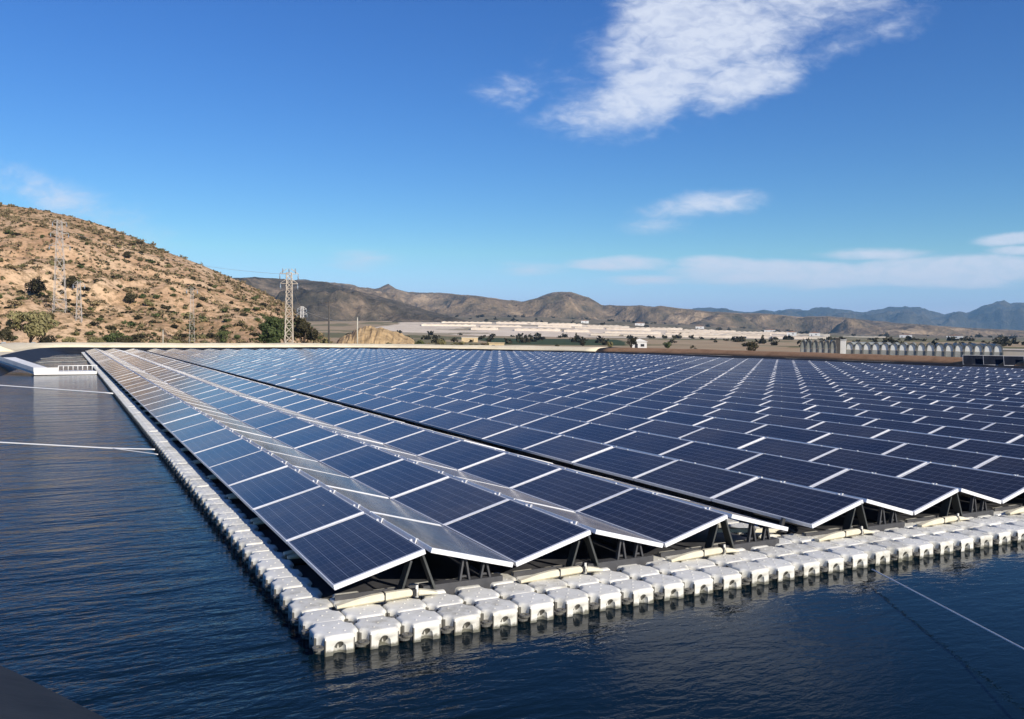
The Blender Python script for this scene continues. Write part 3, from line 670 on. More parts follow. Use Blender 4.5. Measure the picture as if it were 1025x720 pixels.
# ------------------------------------------------------------------ masts, poles, wires
def lattice(label, px, D, ztop, zbase, wb, wt, arms, mat, name='lattice_pylon', b=.13, nseg=9):
    x, y = polar(px, D)
    t = thing(name, label, 'pylon', (x, y, zbase), -YAW+.35)
    H = ztop-zbase; mb = MB(); br = MB()
    W = lambda z: wb/2+(wt/2-wb/2)*min(1, z/(H*.88))
    cs = [(-1,-1),(1,-1),(1,1),(-1,1)]
    for sx, sy in cs: mb.bar((sx*W(0), sy*W(0), -.5), (sx*W(H), sy*W(H), H), b)
    link('mast', mb.mesh('mast', mat), t)
    zs = [H*(1-(1-k/nseg)**1.25) for k in range(nseg+1)]
    for z0, z1 in zip(zs, zs[1:]):
        for k in range(4):
            a, c = cs[k], cs[(k+1) % 4]
            br.bar((a[0]*W(z0), a[1]*W(z0), z0), (c[0]*W(z1), c[1]*W(z1), z1), b*.6)
            br.bar((c[0]*W(z0), c[1]*W(z0), z0), (a[0]*W(z1), a[1]*W(z1), z1), b*.6)
            br.bar((a[0]*W(z1), a[1]*W(z1), z1), (c[0]*W(z1), c[1]*W(z1), z1), b*.6)
    link('bracing', br.mesh('bracing', mat), t)
    for fz, half in arms:
        am = MB(); z = H*fz
        for sy in (-1, 1):
            for sx in (-1, 1):
                am.bar((sx*W(z)*.8, sy*W(z), z), (sx*half, 0, z+.05), b*.8); am.bar((sx*W(z)*.8, sy*W(z), z+.9), (sx*half, 0, z+.1), b*.6)
        ao = link('cross_arm', am.mesh('cross_arm', mat), t)
        for sx in (-1, 1):
            ins = MB(); ins.tube([(sx*half, 0, z), (sx*half, 0, z-.35), (sx*half, 0, z-.4), (sx*half, 0, z-1.0)], [.05, .05, .12, .1], 8)
            link('insulator', ins.mesh('insulator', M['blue_grey'], True), ao)
    return t
P1 = lattice('tall slim grey lattice pylon in front of the dry hill', 60, 232, 28, -1.6, 3.4, 1.0, [(.80, 2.2), (.90, 1.9), (.985, 1.5)], M['pylon'], b=.09, nseg=13)
P2 = lattice('short thin lattice pylon right beside the tall one', 79, 226, 13.4, -1.6, 1.7, .6, [(.96, 1.2)], M['pylon'], b=.07)
P3 = lattice('faint small lattice pylon alone against the middle of the hill', 192, 222, 12.6, -2, 1.4, .5, [(.97, 1.2)], M['pylon'], b=.055)
P4 = lattice('sturdy pale lattice mast standing between the dark evergreen trees', 289, 160, 12.9, -1.2, 1.5, .9, [(.86, 1.5), (.985, 1.6)], M['mast'], b=.11, nseg=11)
for dx in (-1.1, 0, 1.1):
    im = MB(); im.tube([(dx, 0, 14.0), (dx, 0, 14.5), (dx, 0, 14.9)], [.06, .13, .05], 8); link('insulator', im.mesh('insulator', M['blue_grey'], True), P4)
P5 = lattice('small far lattice pylon behind the right evergreen tree', 302, 300, 10.8, -2, 1.8, .8, [(.8, 1.7), (.93, 1.5)], M['steel'], b=.14)
def pole(label, px, D, ztop, zbase, r, mat, arm=True):
    x, y = polar(px, D); t = thing('utility_pole', label, 'pole', (x, y, zbase), -YAW)
    mb = MB(); mb.tube([(0,0,-.5), (0,0,(ztop-zbase)*.5), (0,0,ztop-zbase)], [r, r*.85, r*.65], 10); link('shaft', mb.mesh('shaft', mat, True), t)
    if arm:
        am = MB(); am.bar((-.8,0,ztop-zbase-.4), (.8,0,ztop-zbase-.4), .12); link('cross_arm', am.mesh('cross_arm', mat), t)
    return t
pole('dark wooden pole right of the evergreen trees', 329, 170, 8.4, -1.3, .2, M['darkpole'])
pole('thin pale pole in front of the tan outcrop', 357.5, 190, 5.6, -1.4, .14, M['concrete'], False)
pole('slim light pole at the foot of the hill right of the shed', 163, 178, 2.4, -1.5, .09, M['concrete'], False)
def wire(label, a, b, sag, r=.03):
    a = Vector(a); b = Vector(b); mb = MB(); pts = [a.lerp(b, k/16)-Vector((0,0,sag*4*(k/16)*(1-k/16))) for k in range(17)]
    mb.tube(pts, r, 4); return tag(link('power_line', mb.mesh('power_line', M['steel'])), label, 'cable')
w4 = Vector((*polar(289, 160), 12.6))
wire('overhead power line from the pale mast to the tall slim pylon', w4, Vector((*polar(62, 232), 26.3)), 2., .02)
wire('overhead power line from the pale mast to the far small pylon', w4, Vector((*polar(302, 300), 10.)), 1., .03)
wire('overhead power line from the far small pylon to the right', Vector((*polar(302, 300), 9.6)), Vector((*polar(352, 420), 7.)), 1., .04)

# ------------------------------------------------------------------ outlying buildings
def hut(name, label, cat, px, D, w, d, h, wall, roof, zbase, gable=0., door=True, rz=None):
    x, y = polar(px, D); t = thing(name, label, cat, (x, y, zbase), -YAW-(px-512)/F if rz is None else rz)
    b = MB(); b.box(-w/2, w/2, 0, d, -1, h); link('wall', b.mesh('wall', wall), t)
    r = MB()
    if gable:
        e = .25
        r.loft([[(-w/2-e, yy, h+.003), (w/2+e, yy, h+.003), (w/2+e, yy, h+.12), (0, yy, h+gable), (-w/2-e, yy, h+.12)] for yy in (-e, d+e)])
    else: r.box(-w/2-.15, w/2+.15, -.15, d+.15, h+.003, h+.2)
    link('roof', r.mesh('roof', roof), t)
    if door:
        o = MB(); o.box(-w*.32, -w*.32+min(1.1, w*.2), -.06, -.004, 0, min(2.1, h*.8)); link('door', o.mesh('door', M['window']), t)
        o = MB(); o.box(w*.08, w*.08+min(1.4, w*.25), -.06, -.004, h*.38, h*.72); link('window', o.mesh('window', M['window']), t)
    return t
hut('shed', 'flat white shed roof low at the foot of the dry hill', 'shed', 148, 186, 4.4, 3, 1.5, M['white_paint'], M['white_paint'], -1.9)
hut('field_hut', 'tan block hut with flat roof on the plain beyond the far bank', 'hut', 497, 262, 4.6, 3.5, 2.6, M['tan_wall'], M['tan_wall'], -3.1)
hut('farmhouse', 'small white farmhouse beside a dark round tree on the plain', 'house', 640, 330, 5.4, 4.5, 2.9, M['white_paint'], M['white_paint'], -3.0, 1.2)
hut('pump_house', 'low pale pump house left of the tan hut', 'hut', 470, 480, 9, 6, 1.7, M['tan_wall'], M['white_paint'], -1.6, door=False)
tree('dark round tree beside the white farmhouse', 632, 322, 4.6, 5.2, 1, M['leaf_dark'], name='round_tree', n=900)
tree('dark tree on the pale field left of the arched greenhouses', 753.5, 240, 3.6, 4.4, .9, M['leaf_dark'], name='round_tree', n=900)
tree('small dark tree at the left end of the pale field', 694, 255, 2.4, 3., .6, M['leaf_dark'], name='round_tree', n=600)
for px, D, w, lab in [(583,380,3.6,'dark bush on the brown field left of the farmhouse'),(611,360,4,'olive bush just left of the round farm tree'),(668,350,4.5,'bush right of the white farmhouse'),(420,300,5,'pale bush on the ochre strip beyond the bank'),(441,330,5,'grey bush beside the ochre strip'),(390,260,4,'dry bush below the tan outcrop'),(372,250,3.6,'olive bush below the tan outcrop'),(478,300,3,'dark bush just left of the tan hut')]:
    bush(lab, px, D, w, w*.75, M[random.choice(['leaf_olive', 'leaf_dark', 'leaf_green'])])
# tan outcrop
om = MB()
nn_ = 40
for i in range(nn_+1):
    for j in range(13):
        px = 336+i*2.0+random.uniform(-.2, .2); t = j/12
        x, y = polar(px, 330+t*60); e = math.sin(math.pi*i/nn_)**.5
        om.v.append((x, y, -3.5+e*math.sin(math.pi*min(1, t*1.0))**.7*(7+4.5*mnoise.noise(Vector((px*.07, t*2, 1))))+1.1*mnoise.fractal(Vector((px*.2, t*5, 1)), .9, 2.2, 4)))
for i in range(nn_):
    for j in range(12): om.f.append((i*13+j, (i+1)*13+j, (i+1)*13+j+1, i*13+j+1)); om.m.append(0)
setting('knoll', om.mesh('knoll', M['ochre']), 'low tan knoll beyond the far bank')
for k in range(70):
    px = random.uniform(334, 560) if k < 45 else random.uniform(336, 412); D = random.uniform(250, 420); x, y, z = grounded(px, D)
    if 336 < px < 416 and D > 300: D = random.uniform(262, 318); x, y, z = grounded(px, D)
    o = tag(link('field_shrub', random.choice(shrub_mesh[random.choice(['olive', 'dark', 'dry'])]), None, (x, y, z-.1)), 'low shrub on the dry strip just beyond the far bank', 'shrub', 'low shrubs on the dry strip beyond the far bank')
    s = random.uniform(.8, 2.2); o.scale = (s*1.3, s*1.3, s*.8)

# arched multi-span greenhouse: each span with arch, film end, lower wall and roof
def tunnels(label, px0, px1, D, n, h, film, zb):
    a = np.array(polar(px0, D)); b = np.array(polar(px1, D)); d = (b-a)/n; w = float(np.linalg.norm(d))
    t = thing('arched_greenhouse', label, 'greenhouse', (a[0], a[1], zb), math.atan2(d[1], d[0]))
    prof = [(w/2-math.cos(math.pi*k/12)*w*.47, h*.64+math.sin(math.pi*k/12)*h*.36) for k in range(13)]
    def ring(s, yy): return [(w/2+(x-w/2)*s, yy, h*.64+(z-h*.64)*s) for x, z in prof]
    am = MB(); fm = MB(); lm = MB(); rm = MB()
    am.loft([ring(1.0, -.15)+ring(.85, -.15)[::-1], ring(1.0, .1)+ring(.85, .1)[::-1]])
    for xx in (.03*w, .97*w): am.box(xx-.12, xx+.12, -.15, .1, -1, h*.64-.005)
    fm.loft([[(w*.13, .15, h*.50)]+ring(.79, .15)+[(w*.87, .15, h*.50)], [(w*.13, .25, h*.50)]+ring(.79, .25)+[(w*.87, .25, h*.50)]])
    lm.box(.16*1, w-.16, .12, .3, -1, h*.49)
    rm.loft([ring(.97, .3), ring(.97, 34.)], cap0=False)
    ms = [('arch_frame', am.mesh('arch_frame', M['arch'])), ('end_film', fm.mesh('end_film', film)), ('lower_wall', lm.mesh('lower_wall', M['grey_wall'])), ('roof_film', rm.mesh('roof_film', M['film_old'], True))]
    for k in range(n):
        for nm, me in ms: link(nm, me, t, (k*w, 0, 0))
    return t
tunnels('long row of arched white plastic greenhouses beyond the brown bank', 846, 1004, 268, 17, 4.45, M['film'], -3.3)
tunnels('dark weathered net greenhouse left of the arched white row', 801, 837, 258, 6, 5., M['film_old'], -3.3)
hut('water_tank', 'tall narrow pale block between the two arched greenhouses', 'tank', 843, 262, 1.8, 3, 4.9, M['white_paint'], M['white_paint'], -3.3, door=False)
hut('pump_tower', 'narrow dark block at the end of the net greenhouse', 'shed', 838.5, 258, 1.2, 3, 5.3, M['darkpole'], M['darkpole'], -3.3, door=False)
hut('flat_greenhouse', 'low pale flat roofed greenhouse right of the arched white row', 'greenhouse', 1050, 275, 27, 20, 2.7, M['sheet'], M['sheet'], -3.3, door=False)
# flat plastic greenhouses across the plain
def flat_house(label, px, D, w, d, h, mat):
    x, y, z = grounded(px, D); n = max(3, int(w/8))
    t = thing('plastic_greenhouse', label, 'greenhouse', (x, y, z), -YAW-(px-512)/F+random.uniform(-.06, .06), 'plastic greenhouses spread over the plain')
    b = MB(); b.box(-w/2, w/2, 0, d, -3, h*.72); link('wall', b.mesh('wall', M['sheet']), t)
    r = MB(); q = w/n
    vs0 = [(-w/2-.2, h*.73)]
    for k in range(n): vs0 += [(-w/2+q*(k+.5), h), (-w/2+q*(k+1)-.01, h*.76)]
    lo = [[(x_, yy, z_) for x_, z_ in vs0]+[(w/2+.2, yy, h*.725), (-w/2-.2, yy, h*.722)] for yy in (-.3, d+.3)]
    r.loft(lo); link('roof', r.mesh('roof', mat), t)
ROWN = {}
random.seed(21)
for D, px0, px1, row in [(860, 590, 800, 'nearest'), (980, 470, 745, 'second'), (1120, 420, 770, 'middle'), (1260, 440, 690, 'fourth'), (1400, 520, 860, 'farthest')]:
    px = px0; k = 0
    while px < px1:
        wpx = random.uniform(24, 58); w = wpx*D/F; k += 1
        flat_house(f'low pale plastic greenhouse, {nth(k)} from the left in the {row} row across the plain', px+wpx/2, D+random.uniform(-15, 15), w*.94, random.uniform(30, 90), random.uniform(2.2, 3.6), M['sheet'])
        px += wpx+random.choice([1.5, 3, 14])
for px, D, w in [(815,1250,14),(906,1500,18),(792,1200,12),(700,1700,16),(770,1650,20),(585,1600,14),(640,1650,18),(955,1300,20)]:
    x, y, z = grounded(px, D)
    hut('field_house', {815:'lone white farmhouse at the foot of the brown slope',906:'tiny white farmhouse below the blue mountains',792:'pale farmhouse left of the lone white one',700:'distant white barn below the brown hills',770:'long pale barn on the far slope',585:'tiny white house beneath the cone shaped mountain',640:'white barn at the far edge of the plain',955:'pale farm building behind the arched greenhouses'}[px], 'house', px, D, w, 8, 4.5, M['white_paint'], M['rust_roof'], z, 1.6)
random.seed(5)
far_trees = MB()
for _ in range(260):
    px = random.uniform(345, 1060); D = random.choice([random.uniform(430, 820), random.uniform(1450, 2600)]); x, y, z = grounded(px, D); s = random.uniform(1.2, 3.0)*(1 if D < 900 else 1.7)
    for _k in range(26):
        d = Vector((random.gauss(0, .5), random.gauss(0, .5), abs(random.gauss(.45, .3))))*s
        a = Vector((random.gauss(0,1), random.gauss(0,1), random.gauss(0,1))).normalized()*s*.4; b = Vector((random.gauss(0,1), random.gauss(0,1), random.gauss(0,1))).normalized()*s*.32
        p = Vector((x, y, z))+d; far_trees.add([p-a-b, p+a-b, p+a+b, p-a+b], [(0,1,2,3)])
tag(link('far_scrub', far_trees.mesh('far_scrub', M['leaf_dark'])), 'far off dark scrub dotted over the plain', 'scrub', None, 'stuff')

# white roadside barrier at the far left
bx = [np.array([*polar(px, 150), .0]) for px in (-40, 34)]
t = thing('roadside_barrier', 'low white roadside barrier with blue grey posts at the left edge', 'barrier', (bx[0][0], bx[0][1], -1.2), math.atan2(bx[1][1]-bx[0][1], bx[1][0]-bx[0][0]))
ln = float(np.linalg.norm(bx[1]-bx[0])); mb = MB(); mb.box(0, ln, -.1, .1, -1, 1.15); link('wall_panel', mb.mesh('wall_panel', M['white_paint']), t)
mb = MB(); mb.box(0, ln, -.16, -.104, .05, .35); link('base_strip', mb.mesh('base_strip', M['grey_wall']), t)
for k in range(5):
    mb = MB(); mb.box(ln-.1-k*3.9-.28, ln-.1-k*3.9+.28, -.22, .12, -1, 1.55); link('post', mb.mesh('post', M['blue_grey']), t)

# ------------------------------------------------------------------ solar panels
WH, DH, EG, LG, GAP = .9402, .2584, .0822, .0259, .3917
TILT = math.atan2(DH, WH); SL = math.hypot(WH, DH); PL = 1.975; PITCHY = 2.0
RP = 2*WH+EG+LG
def ridge_x(i): return i*RP+(GAP if i >= 3 else 0)
def panel_frame(mb, fi=0, bi=1):
    w, l, lx, lip, th = SL, PL, .012, .032, .05
    o = [(0,0),(w,0),(w,l),(0,l)]; n = [(lx,lip),(w-lx,lip),(w-lx,l-lip),(lx,l-lip)]
    vs = [(x,y,0) for x,y in o]+[(x,y,0) for x,y in n]+[(x,y,-.006) for x,y in n]+[(x,y,-th) for x,y in o]
    fs = [];  
    for k in range(4):
        j = (k+1) % 4
        fs += [(k,j,4+j,4+k), (4+k,4+j,8+j,8+k), (12+k,12+j,j,k)]
    mb.add(vs, fs, fi); mb.add([(x,y,-th) for x,y in o], [(3,2,1,0)], bi)
def panel_glass(mb, mi=0):
    w, l, lx, lip = SL, PL, .010, .030
    mb.uv[len(mb.f)] = [(-.09,-.12),(6.09,-.12),(6.09,12.12),(-.09,12.12)]
    mb.add([(lx,lip,-.004),(w-lx,lip,-.004),(w-lx,l-lip,-.004),(lx,l-lip,-.004)], [(0,1,2,3)], mi)
fmb = MB(); panel_frame(fmb); FRAME = fmb.mesh('frame', [M['alu'], M['backsheet']])
gmb = MB(); panel_glass(gmb); GLASS = gmb.mesh('solar_glass', M['glass'])
def clamp_mesh(side):
    mb = MB(); x = SL if side == 'W' else 0; sg = 1 if side == 'W' else -1
    mb.box(min(x-.008*sg, x+.022*sg), max(x-.008*sg, x+.022*sg), -.016, .016, .002, .007); mb.box(min(x+.004*sg, x+.018*sg), max(x+.004*sg, x+.018*sg), -.012, .012, -.05, .001)
    return mb.mesh('clamp', M['alu'])
CLAMP = {'W': clamp_mesh('W'), 'E': clamp_mesh('E')}
cx0 = lambda i, s: (ridge_x(i), 0.) if s == 'W' else (ridge_x(i)+WH+EG, DH)
cands = []
INNER = WL-WN*1.2
prng = random.Random(3)
for i in range(34):
    for s in 'WE':
        x0, z0 = cx0(i, s)
        for k in range(56):
            y0 = k*PITCHY
            if not (inside(x0, y0+2., INNER) and inside(x0+.94, y0+2., INNER) and inside(x0+.94, y0+.1, INNER)): continue
            c = np.array([x0+WH/2, y0+1, DH/2]); q = project(c)
            if q[2] < .5 or q[0] < -260 or q[0] > 1320: continue
            cor = [np.array([x0+a, y0+b, (a/WH*DH if s == 'W' else DH-a/WH*DH)]) for a, b in ((0,0),(WH,0),(WH,PL),(0,PL))]
            P = [project(v)[:2] for v in cor]
            ar = .5*abs(sum(P[a][0]*P[(a+1)%4][1]-P[(a+1)%4][0]*P[a][1] for a in range(4)))
            nrm = np.array([-DH, 0, WH]) if s == 'W' else np.array([DH, 0, WH])
            face = (CAM-c)@nrm > 0
            if not face: ar = 0
            if k == 0: ar += 14*math.hypot(P[1][0]-P[0][0], P[1][1]-P[0][1])*.5
            fr = sum(0 <= p[0] <= 1025 and 0 <= p[1] <= 720 for p in P)/4
            cands.append((ar*fr, i, s, k, x0, y0, z0))
cands.sort(key=lambda c: -c[0])
near_p = [c for c in cands[:300] if c[0] > 0]; far_p = cands[len(near_p):]
ROWS = ['outermost ridge beside open water', 'second ridge from open water', 'third ridge from open water']
proto = {}
def make_panel(s):
    root = link('solar_panel', None)
    link('frame', FRAME, root); link('solar_glass', GLASS, root)
    for yy in (.42, 1.52): link('clamp', CLAMP[s], root, (0, yy, 0))
    return root
for n_, (ar, i, s, k, x0, y0, z0) in enumerate(near_p):
    if s not in proto: o = proto[s] = make_panel(s)
    else: o = copy_tree(proto[s])
    o.location = (x0, y0, z0)
    o.rotation_euler = (prng.gauss(0, .0022), (-TILT if s == 'W' else TILT)+prng.gauss(0, .003), prng.gauss(0, .0012))
    row = ROWS[i] if i < 3 else f'{nth(i-2)} ridge right of gap'
    where = 'at front walkway' if k == 0 else f'{nth(k+1)} from front walkway'
    tag(o, f"{'blue' if s == 'W' else 'greyish'} solar panel tilted {'left' if s == 'W' else 'right'}, {where}, {row}", 'solar panel', 'solar panels of the floating array')
fm = MB()
for (ar, i, s, k, x0, y0, z0) in far_p:
    mt = Matrix.Translation((x0, y0, z0)) @ Matrix.Rotation((-TILT if s == 'W' else TILT)+prng.gauss(0, .004), 4, 'Y') @ Matrix.Rotation(prng.gauss(0, .003), 4, 'X')
    sub = MB(); panel_frame(sub, 0, 1); panel_glass(sub, 2)
    o = len(fm.v); fo = len(fm.f)
    fm.v += [tuple(mt @ Vector(v)) for v in sub.v]; fm.f += [tuple(o+a for a in f) for f in sub.f]; fm.m += sub.m
    for kk, u in sub.uv.items(): fm.uv[fo+kk] = u
tag(link('far_solar_panels', fm.mesh('far_solar_panels', [M['alu'], M['backsheet'], M['glass']])), 'far ranks of blue solar panels filling the floating array', 'solar panels', 'solar panels of the floating array', 'stuff')

# panel supports: cream floats with strap, dark tray and props
def wedge(y0, y1, xs):
    mb = MB(); loops = []
    for x, zt, zb in xs:
        c = min(.02, (zt-zb)*.3)
        loops.append([(x, y0+c, zb), (x, y1-c, zb), (x, y1, zb+c), (x, y1, zt-c), (x, y1-c, zt), (x, y0+c, zt), (x, y0, zt-c), (x, y0, zb+c)])
    mb.loft(loops); return mb
ZF = ZT+.004
BAR = [(.0, ZF+.03, ZF), (.06, ZF+.04, ZF), (.2, ZF+.065, ZF), (.36, ZF+.085, ZF+.004), (.48, ZF+.09, ZF+.008), (.62, ZF+.092, ZF+.014), (.75, ZF+.092, ZF+.018), (.765, ZF+.08, ZF+.03)]
TAIL = [(.83, ZF+.06, ZF+.02), (.85, ZF+.075, ZF+.012), (.93, ZF+.06, ZF+.012), (1.04, ZF+.03, ZF+.012)]
sup_meshes = {}
def sup_parts():
    d = {}
    d['bar'] = [wedge(y, y+.085, BAR).mesh('float_bar', M['cream']) for y in (-.13, .06)]
    d['tail'] = wedge(-.12, -.03, TAIL).mesh('float_tail', M['cream'])
    b = MB(); b.box(.765, .815, -.11, -.05, ZF+.02, ZF+.085); b.box(.775, .80, -.12, .15, ZF+.02, ZF+.06); d['cap'] = b.mesh('end_cap', M['black'])
    b = MB(); b.box(.472, .484, -.134, -.04, ZF+.005, ZF+.0945); d['strap'] = b.mesh('strap', M['black'])
    b = MB(); b.tube([(.824, -.09, ZF), (.824, -.09, ZF+.12)], [.02, .014], 8); d['pin'] = b.mesh('pin', M['float'], True)
    b = MB(); b.box(.06, 1.93, .17, 1.86, ZT-.14, ZT-.07); b.box(.95, 1.86, .05, .17, ZT-.1, ZT+.06); b.box(.06, .95, .155, .17, ZT-.14, ZT+.05); d['tray'] = b.mesh('tray', M['dark'])
    def leg(a, c, w): b = MB(); b.bar(a, c, w, .022); return b.mesh('leg', M['greyleg'])
    d['leg'] = [leg((.70, .06, ZF+.04), (.80, .06, DH*.80-.055), .12), leg((1.06, .06, ZF+.03), (.92, .06, DH-.05), .12)]
    def bracket(x):
        b = MB(); zt = (DH*(1.962-x)/WH)-.055
        b.bar((x-.05, .09, ZF+.05), (x-.012, .09, zt), .045, .02); b.bar((x+.06, .09, ZF+.05), (x+.015, .09, zt), .045, .02); b.bar((x-.04, .11, ZF+.09), (x+.05, .11, ZF+.09), .03, .02)
        return b.mesh('bracket', M['dark'])
    d['bracket'] = [bracket(1.42), bracket(1.66)]
    return d
SP = sup_parts()
def support(i, k, full):
    t = thing('panel_support', '', 'support', (ridge_x(i), k*PITCHY, 0), 0, 'cream floats and props under the panels')
    for m in (SP['bar'][:1] if full else SP['bar']): link('float_bar', m, t)
    link('strap', SP['strap'], t)
    link('tray', SP['tray'], t)
    if full:
        link('float_tail', SP['tail'], t); link('end_cap', SP['cap'], t); link('pin', SP['pin'], t)
        for m in SP['leg']: link('leg', m, t)
        for m in SP['bracket']: link('bracket', m, t)
    return t
RN = ['corner ridge', 'second ridge from the corner', 'third ridge from the corner', 'first ridge right of the gap', 'second ridge right of the gap', 'third ridge right of the gap']+[f'{nth(q_)} ridge right of the gap' for q_ in range(4, 13)]
for i in range(14):
    support(i, 0, True)['label'] = f'cream float with black props under the front of the {RN[i]}'
for k in range(1, 30):
    support(0, k, False)['label'] = f'cream float tips in the dark channel, {nth(k)} joint behind the corner panel'

# ------------------------------------------------------------------ float cubes
CP = .405
def cube_body(mb, mi=0):
    h = CP/2-.003; cx, cy = .066, .112; top = ZT
    def loop(z, ins, gd, gw=.06, sc=.91):
        a = h-ins; g = gw; pts = []
        for q in range(4):
            ca, sa = [(1,0),(0,1),(-1,0),(0,-1)][q]; nca, nsa = [(0,1),(-1,0),(0,-1),(1,0)][q]
            c1, c2 = (cy, cx) if q % 2 == 0 else (cx, cy)
            side = [(a, -(a-c1)), (a, -min(g, a-c1-.004)), (a-gd*.75, -g*.66), (a-gd, 0), (a-gd*.75, g*.66), (a, min(g, a-c1-.004)), (a, a-c1)]
            pts += [(x*ca-y*sa, x*sa+y*ca, z) for x, y in side]
            n1 = (a*ca-(a-c1)*sa, a*sa+(a-c1)*ca); n2 = (a*nca+(a-c2)*nsa, a*nsa-(a-c2)*nca)
            for f_, k_ in ((.22, 1-(1-sc)*.75), (.5, sc), (.78, 1-(1-sc)*.75)):
                m = (n1[0]+(n2[0]-n1[0])*f_, n1[1]+(n2[1]-n1[1])*f_); pts.append((m[0]*k_, m[1]*k_, z))
        return pts
    mb.loft([loop(top-.42, .012, .04), loop(top-.24, .004, .06), loop(top-.15, 0, .065), loop(top-.10, 0, .06, .054), loop(top-.075, 0, .018, .04), loop(top-.06, 0, 0, .03),
             loop(top-.045, 0, 0, .04), loop(top-.022, .002, 0), loop(top-.008, .009, 0), loop(top-.0015, .020, 0), loop(top, .034, 0)], mi)
    for sx, sy in ((-.07,-.1),(.07,-.1),(.07,.1),(-.07,.1),(0,0)):
        mb.loft([[(sx+.011*math.cos(t), sy+.011*math.sin(t), z) for t in [k*math.pi/3 for k in range(6)]] for z in (top-.001, top+.005)], mi)
def lug(mb, q, mi=0):
    ca, sa = math.cos(math.pi/4+q*math.pi/2), math.sin(math.pi/4+q*math.pi/2); R0 = (CP/2)*1.414-.016
    z = ZT-.04-.021*q; n = 14; ro, ri = .05, .02
    o = [(R0*ca+ro*math.cos(t), R0*sa+ro*math.sin(t)) for t in [2*math.pi*k/n for k in range(n)]]
    i_ = [(R0*ca+ri*math.cos(t), R0*sa+ri*math.sin(t)) for t in [2*math.pi*k/n for k in range(n)]]
    vs = [(x,y,z) for x,y in o]+[(x,y,z) for x,y in i_]+[(x,y,z-.019) for x,y in o]+[(x,y,z-.019) for x,y in i_]
    fs = []
    for k in range(n):
        j = (k+1) % n
        fs += [(k,j,n+j,n+k), (2*n+j,2*n+k,3*n+k,3*n+j), (2*n+k,2*n+j,j,k), (n+k,n+j,3*n+j,3*n+k)]
    mb.add(vs, fs, mi)
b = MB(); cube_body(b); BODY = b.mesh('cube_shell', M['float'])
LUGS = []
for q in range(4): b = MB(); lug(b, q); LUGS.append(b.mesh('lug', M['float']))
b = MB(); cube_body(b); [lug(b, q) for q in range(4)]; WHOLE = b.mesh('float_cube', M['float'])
for me_ in (BODY, WHOLE): me_.set_sharp_from_angle(angle=rad(52)) if me_.polygons.foreach_set('use_smooth', [True]*len(me_.polygons)) is None else None
X0 = -.37+CP/2; Y0 = -.82+CP/2
cubes = []
for r_ in range(3):
    for n_ in range(75): cubes.append((X0+n_*CP, Y0+r_*CP, ['front edge', 'second', 'third'][r_], n_+1))
for n_ in range(270): cubes.append((X0, Y0+(3+n_)*CP, 'side', n_+1))
for n_ in range(18): cubes.append((5.94+.21, Y0+(3+n_)*CP+.03, 'gap', n_+1))
def cdist(c): return math.hypot(c[0]-CAM[0], c[1]-CAM[1])
vis = [c for c in cubes if project((c[0], c[1], ZT))[0] < 1050]
vis.sort(key=cdist)
near_c, far_c = vis[:298], vis[298:]+[c for c in cubes if c not in vis]
cube_proto = None; crng = random.Random(9)
for c in near_c:
    x, y, row, n_ = c
    if cdist(c) < 13.5:
        if cube_proto is None:
            o = cube_proto = link('float_cube', None); link('cube_shell', BODY, o)
            for m in LUGS: link('lug', m, o)
        else: o = copy_tree(cube_proto)
    else: o = link('float_cube', WHOLE)
    o.location = (x+crng.gauss(0, .002), y+crng.gauss(0, .002), crng.gauss(0, .004)); o.rotation_euler = (crng.gauss(0, .007), crng.gauss(0, .007), crng.gauss(0, .006))
    if row == 'side':
        lab = f'white float cube on the left side walkway, {nth(n_)} behind the front walkway' if n_ <= 70 else 'small white float cube far along the left side walkway'
        g = 'float cubes of the left side walkway'
    elif row == 'gap': lab, g = f'white float cube in the dark gap between panel rows, {nth(n_)} from front', 'float cubes in the gap'
    else:
        lab = ('white float cube at the outer front corner above the water' if (row == 'front edge' and n_ == 1) else
               f"white float cube in the {'front edge row over the water' if row == 'front edge' else row+' row of the front walkway'}, {nth(n_)} from corner")
        g = 'float cubes of the front walkway'
    tag(o, lab, 'float', g)
if far_c:
    fc = MB(); one = MB(); cube_body(one)
    for c in far_c:
        fc.add([(v[0]+c[0], v[1]+c[1], v[2]) for v in one.v], one.f)
    tag(link('far_float_cubes', fc.mesh('far_float_cubes', M['float'])), 'far ends of the white float walkways around the array', 'floats', None, 'stuff')

# black cable coil and connector lying on the gap walkway
t = thing('cable_coil', 'black cable coils lying at the front of the gap between panel rows', 'cable', (6.25, .45, ZT), .3)
for cx, cy, rr, hh in [(0, 0, .085, .03), (.02, .03, .075, .06), (.2, -.06, .065, .03), (.19, -.03, .06, .055)]:
    b = MB(); pts = [(cx+rr*math.cos(a), cy+rr*math.sin(a)*.9, hh+.022*math.sin(2*a+cx*9)) for a in [2*math.pi*k/22 for k in range(23)]]
    b.tube(pts, .02, 8); link('loop', b.mesh('loop', M['black'], True), t)
b = MB(); b.tube([(-.3, .05, .03), (-.2, .12, .05), (-.1, .02, .04), (.05, -.05, .09), (.12, .0, .05), (.3, -.1, .02)], .014, 8); link('cable_end', b.mesh('cable_end', M['black'], True), t)
t = thing('rail', 'pale angled rail lying across the front of the gap between panel rows', 'rail', (5.35, .75, ZT+.02), -.35)
b = MB(); b.bar((0, 0, .05), (1.0, 0, .03), .06, .05); link('beam', b.mesh('beam', M['cream']), t)
b = MB(); b.bar((.93, .02, -.02), (.99, .02, .19), .06, .04); link('bracket', b.mesh('bracket', M['black']), t)

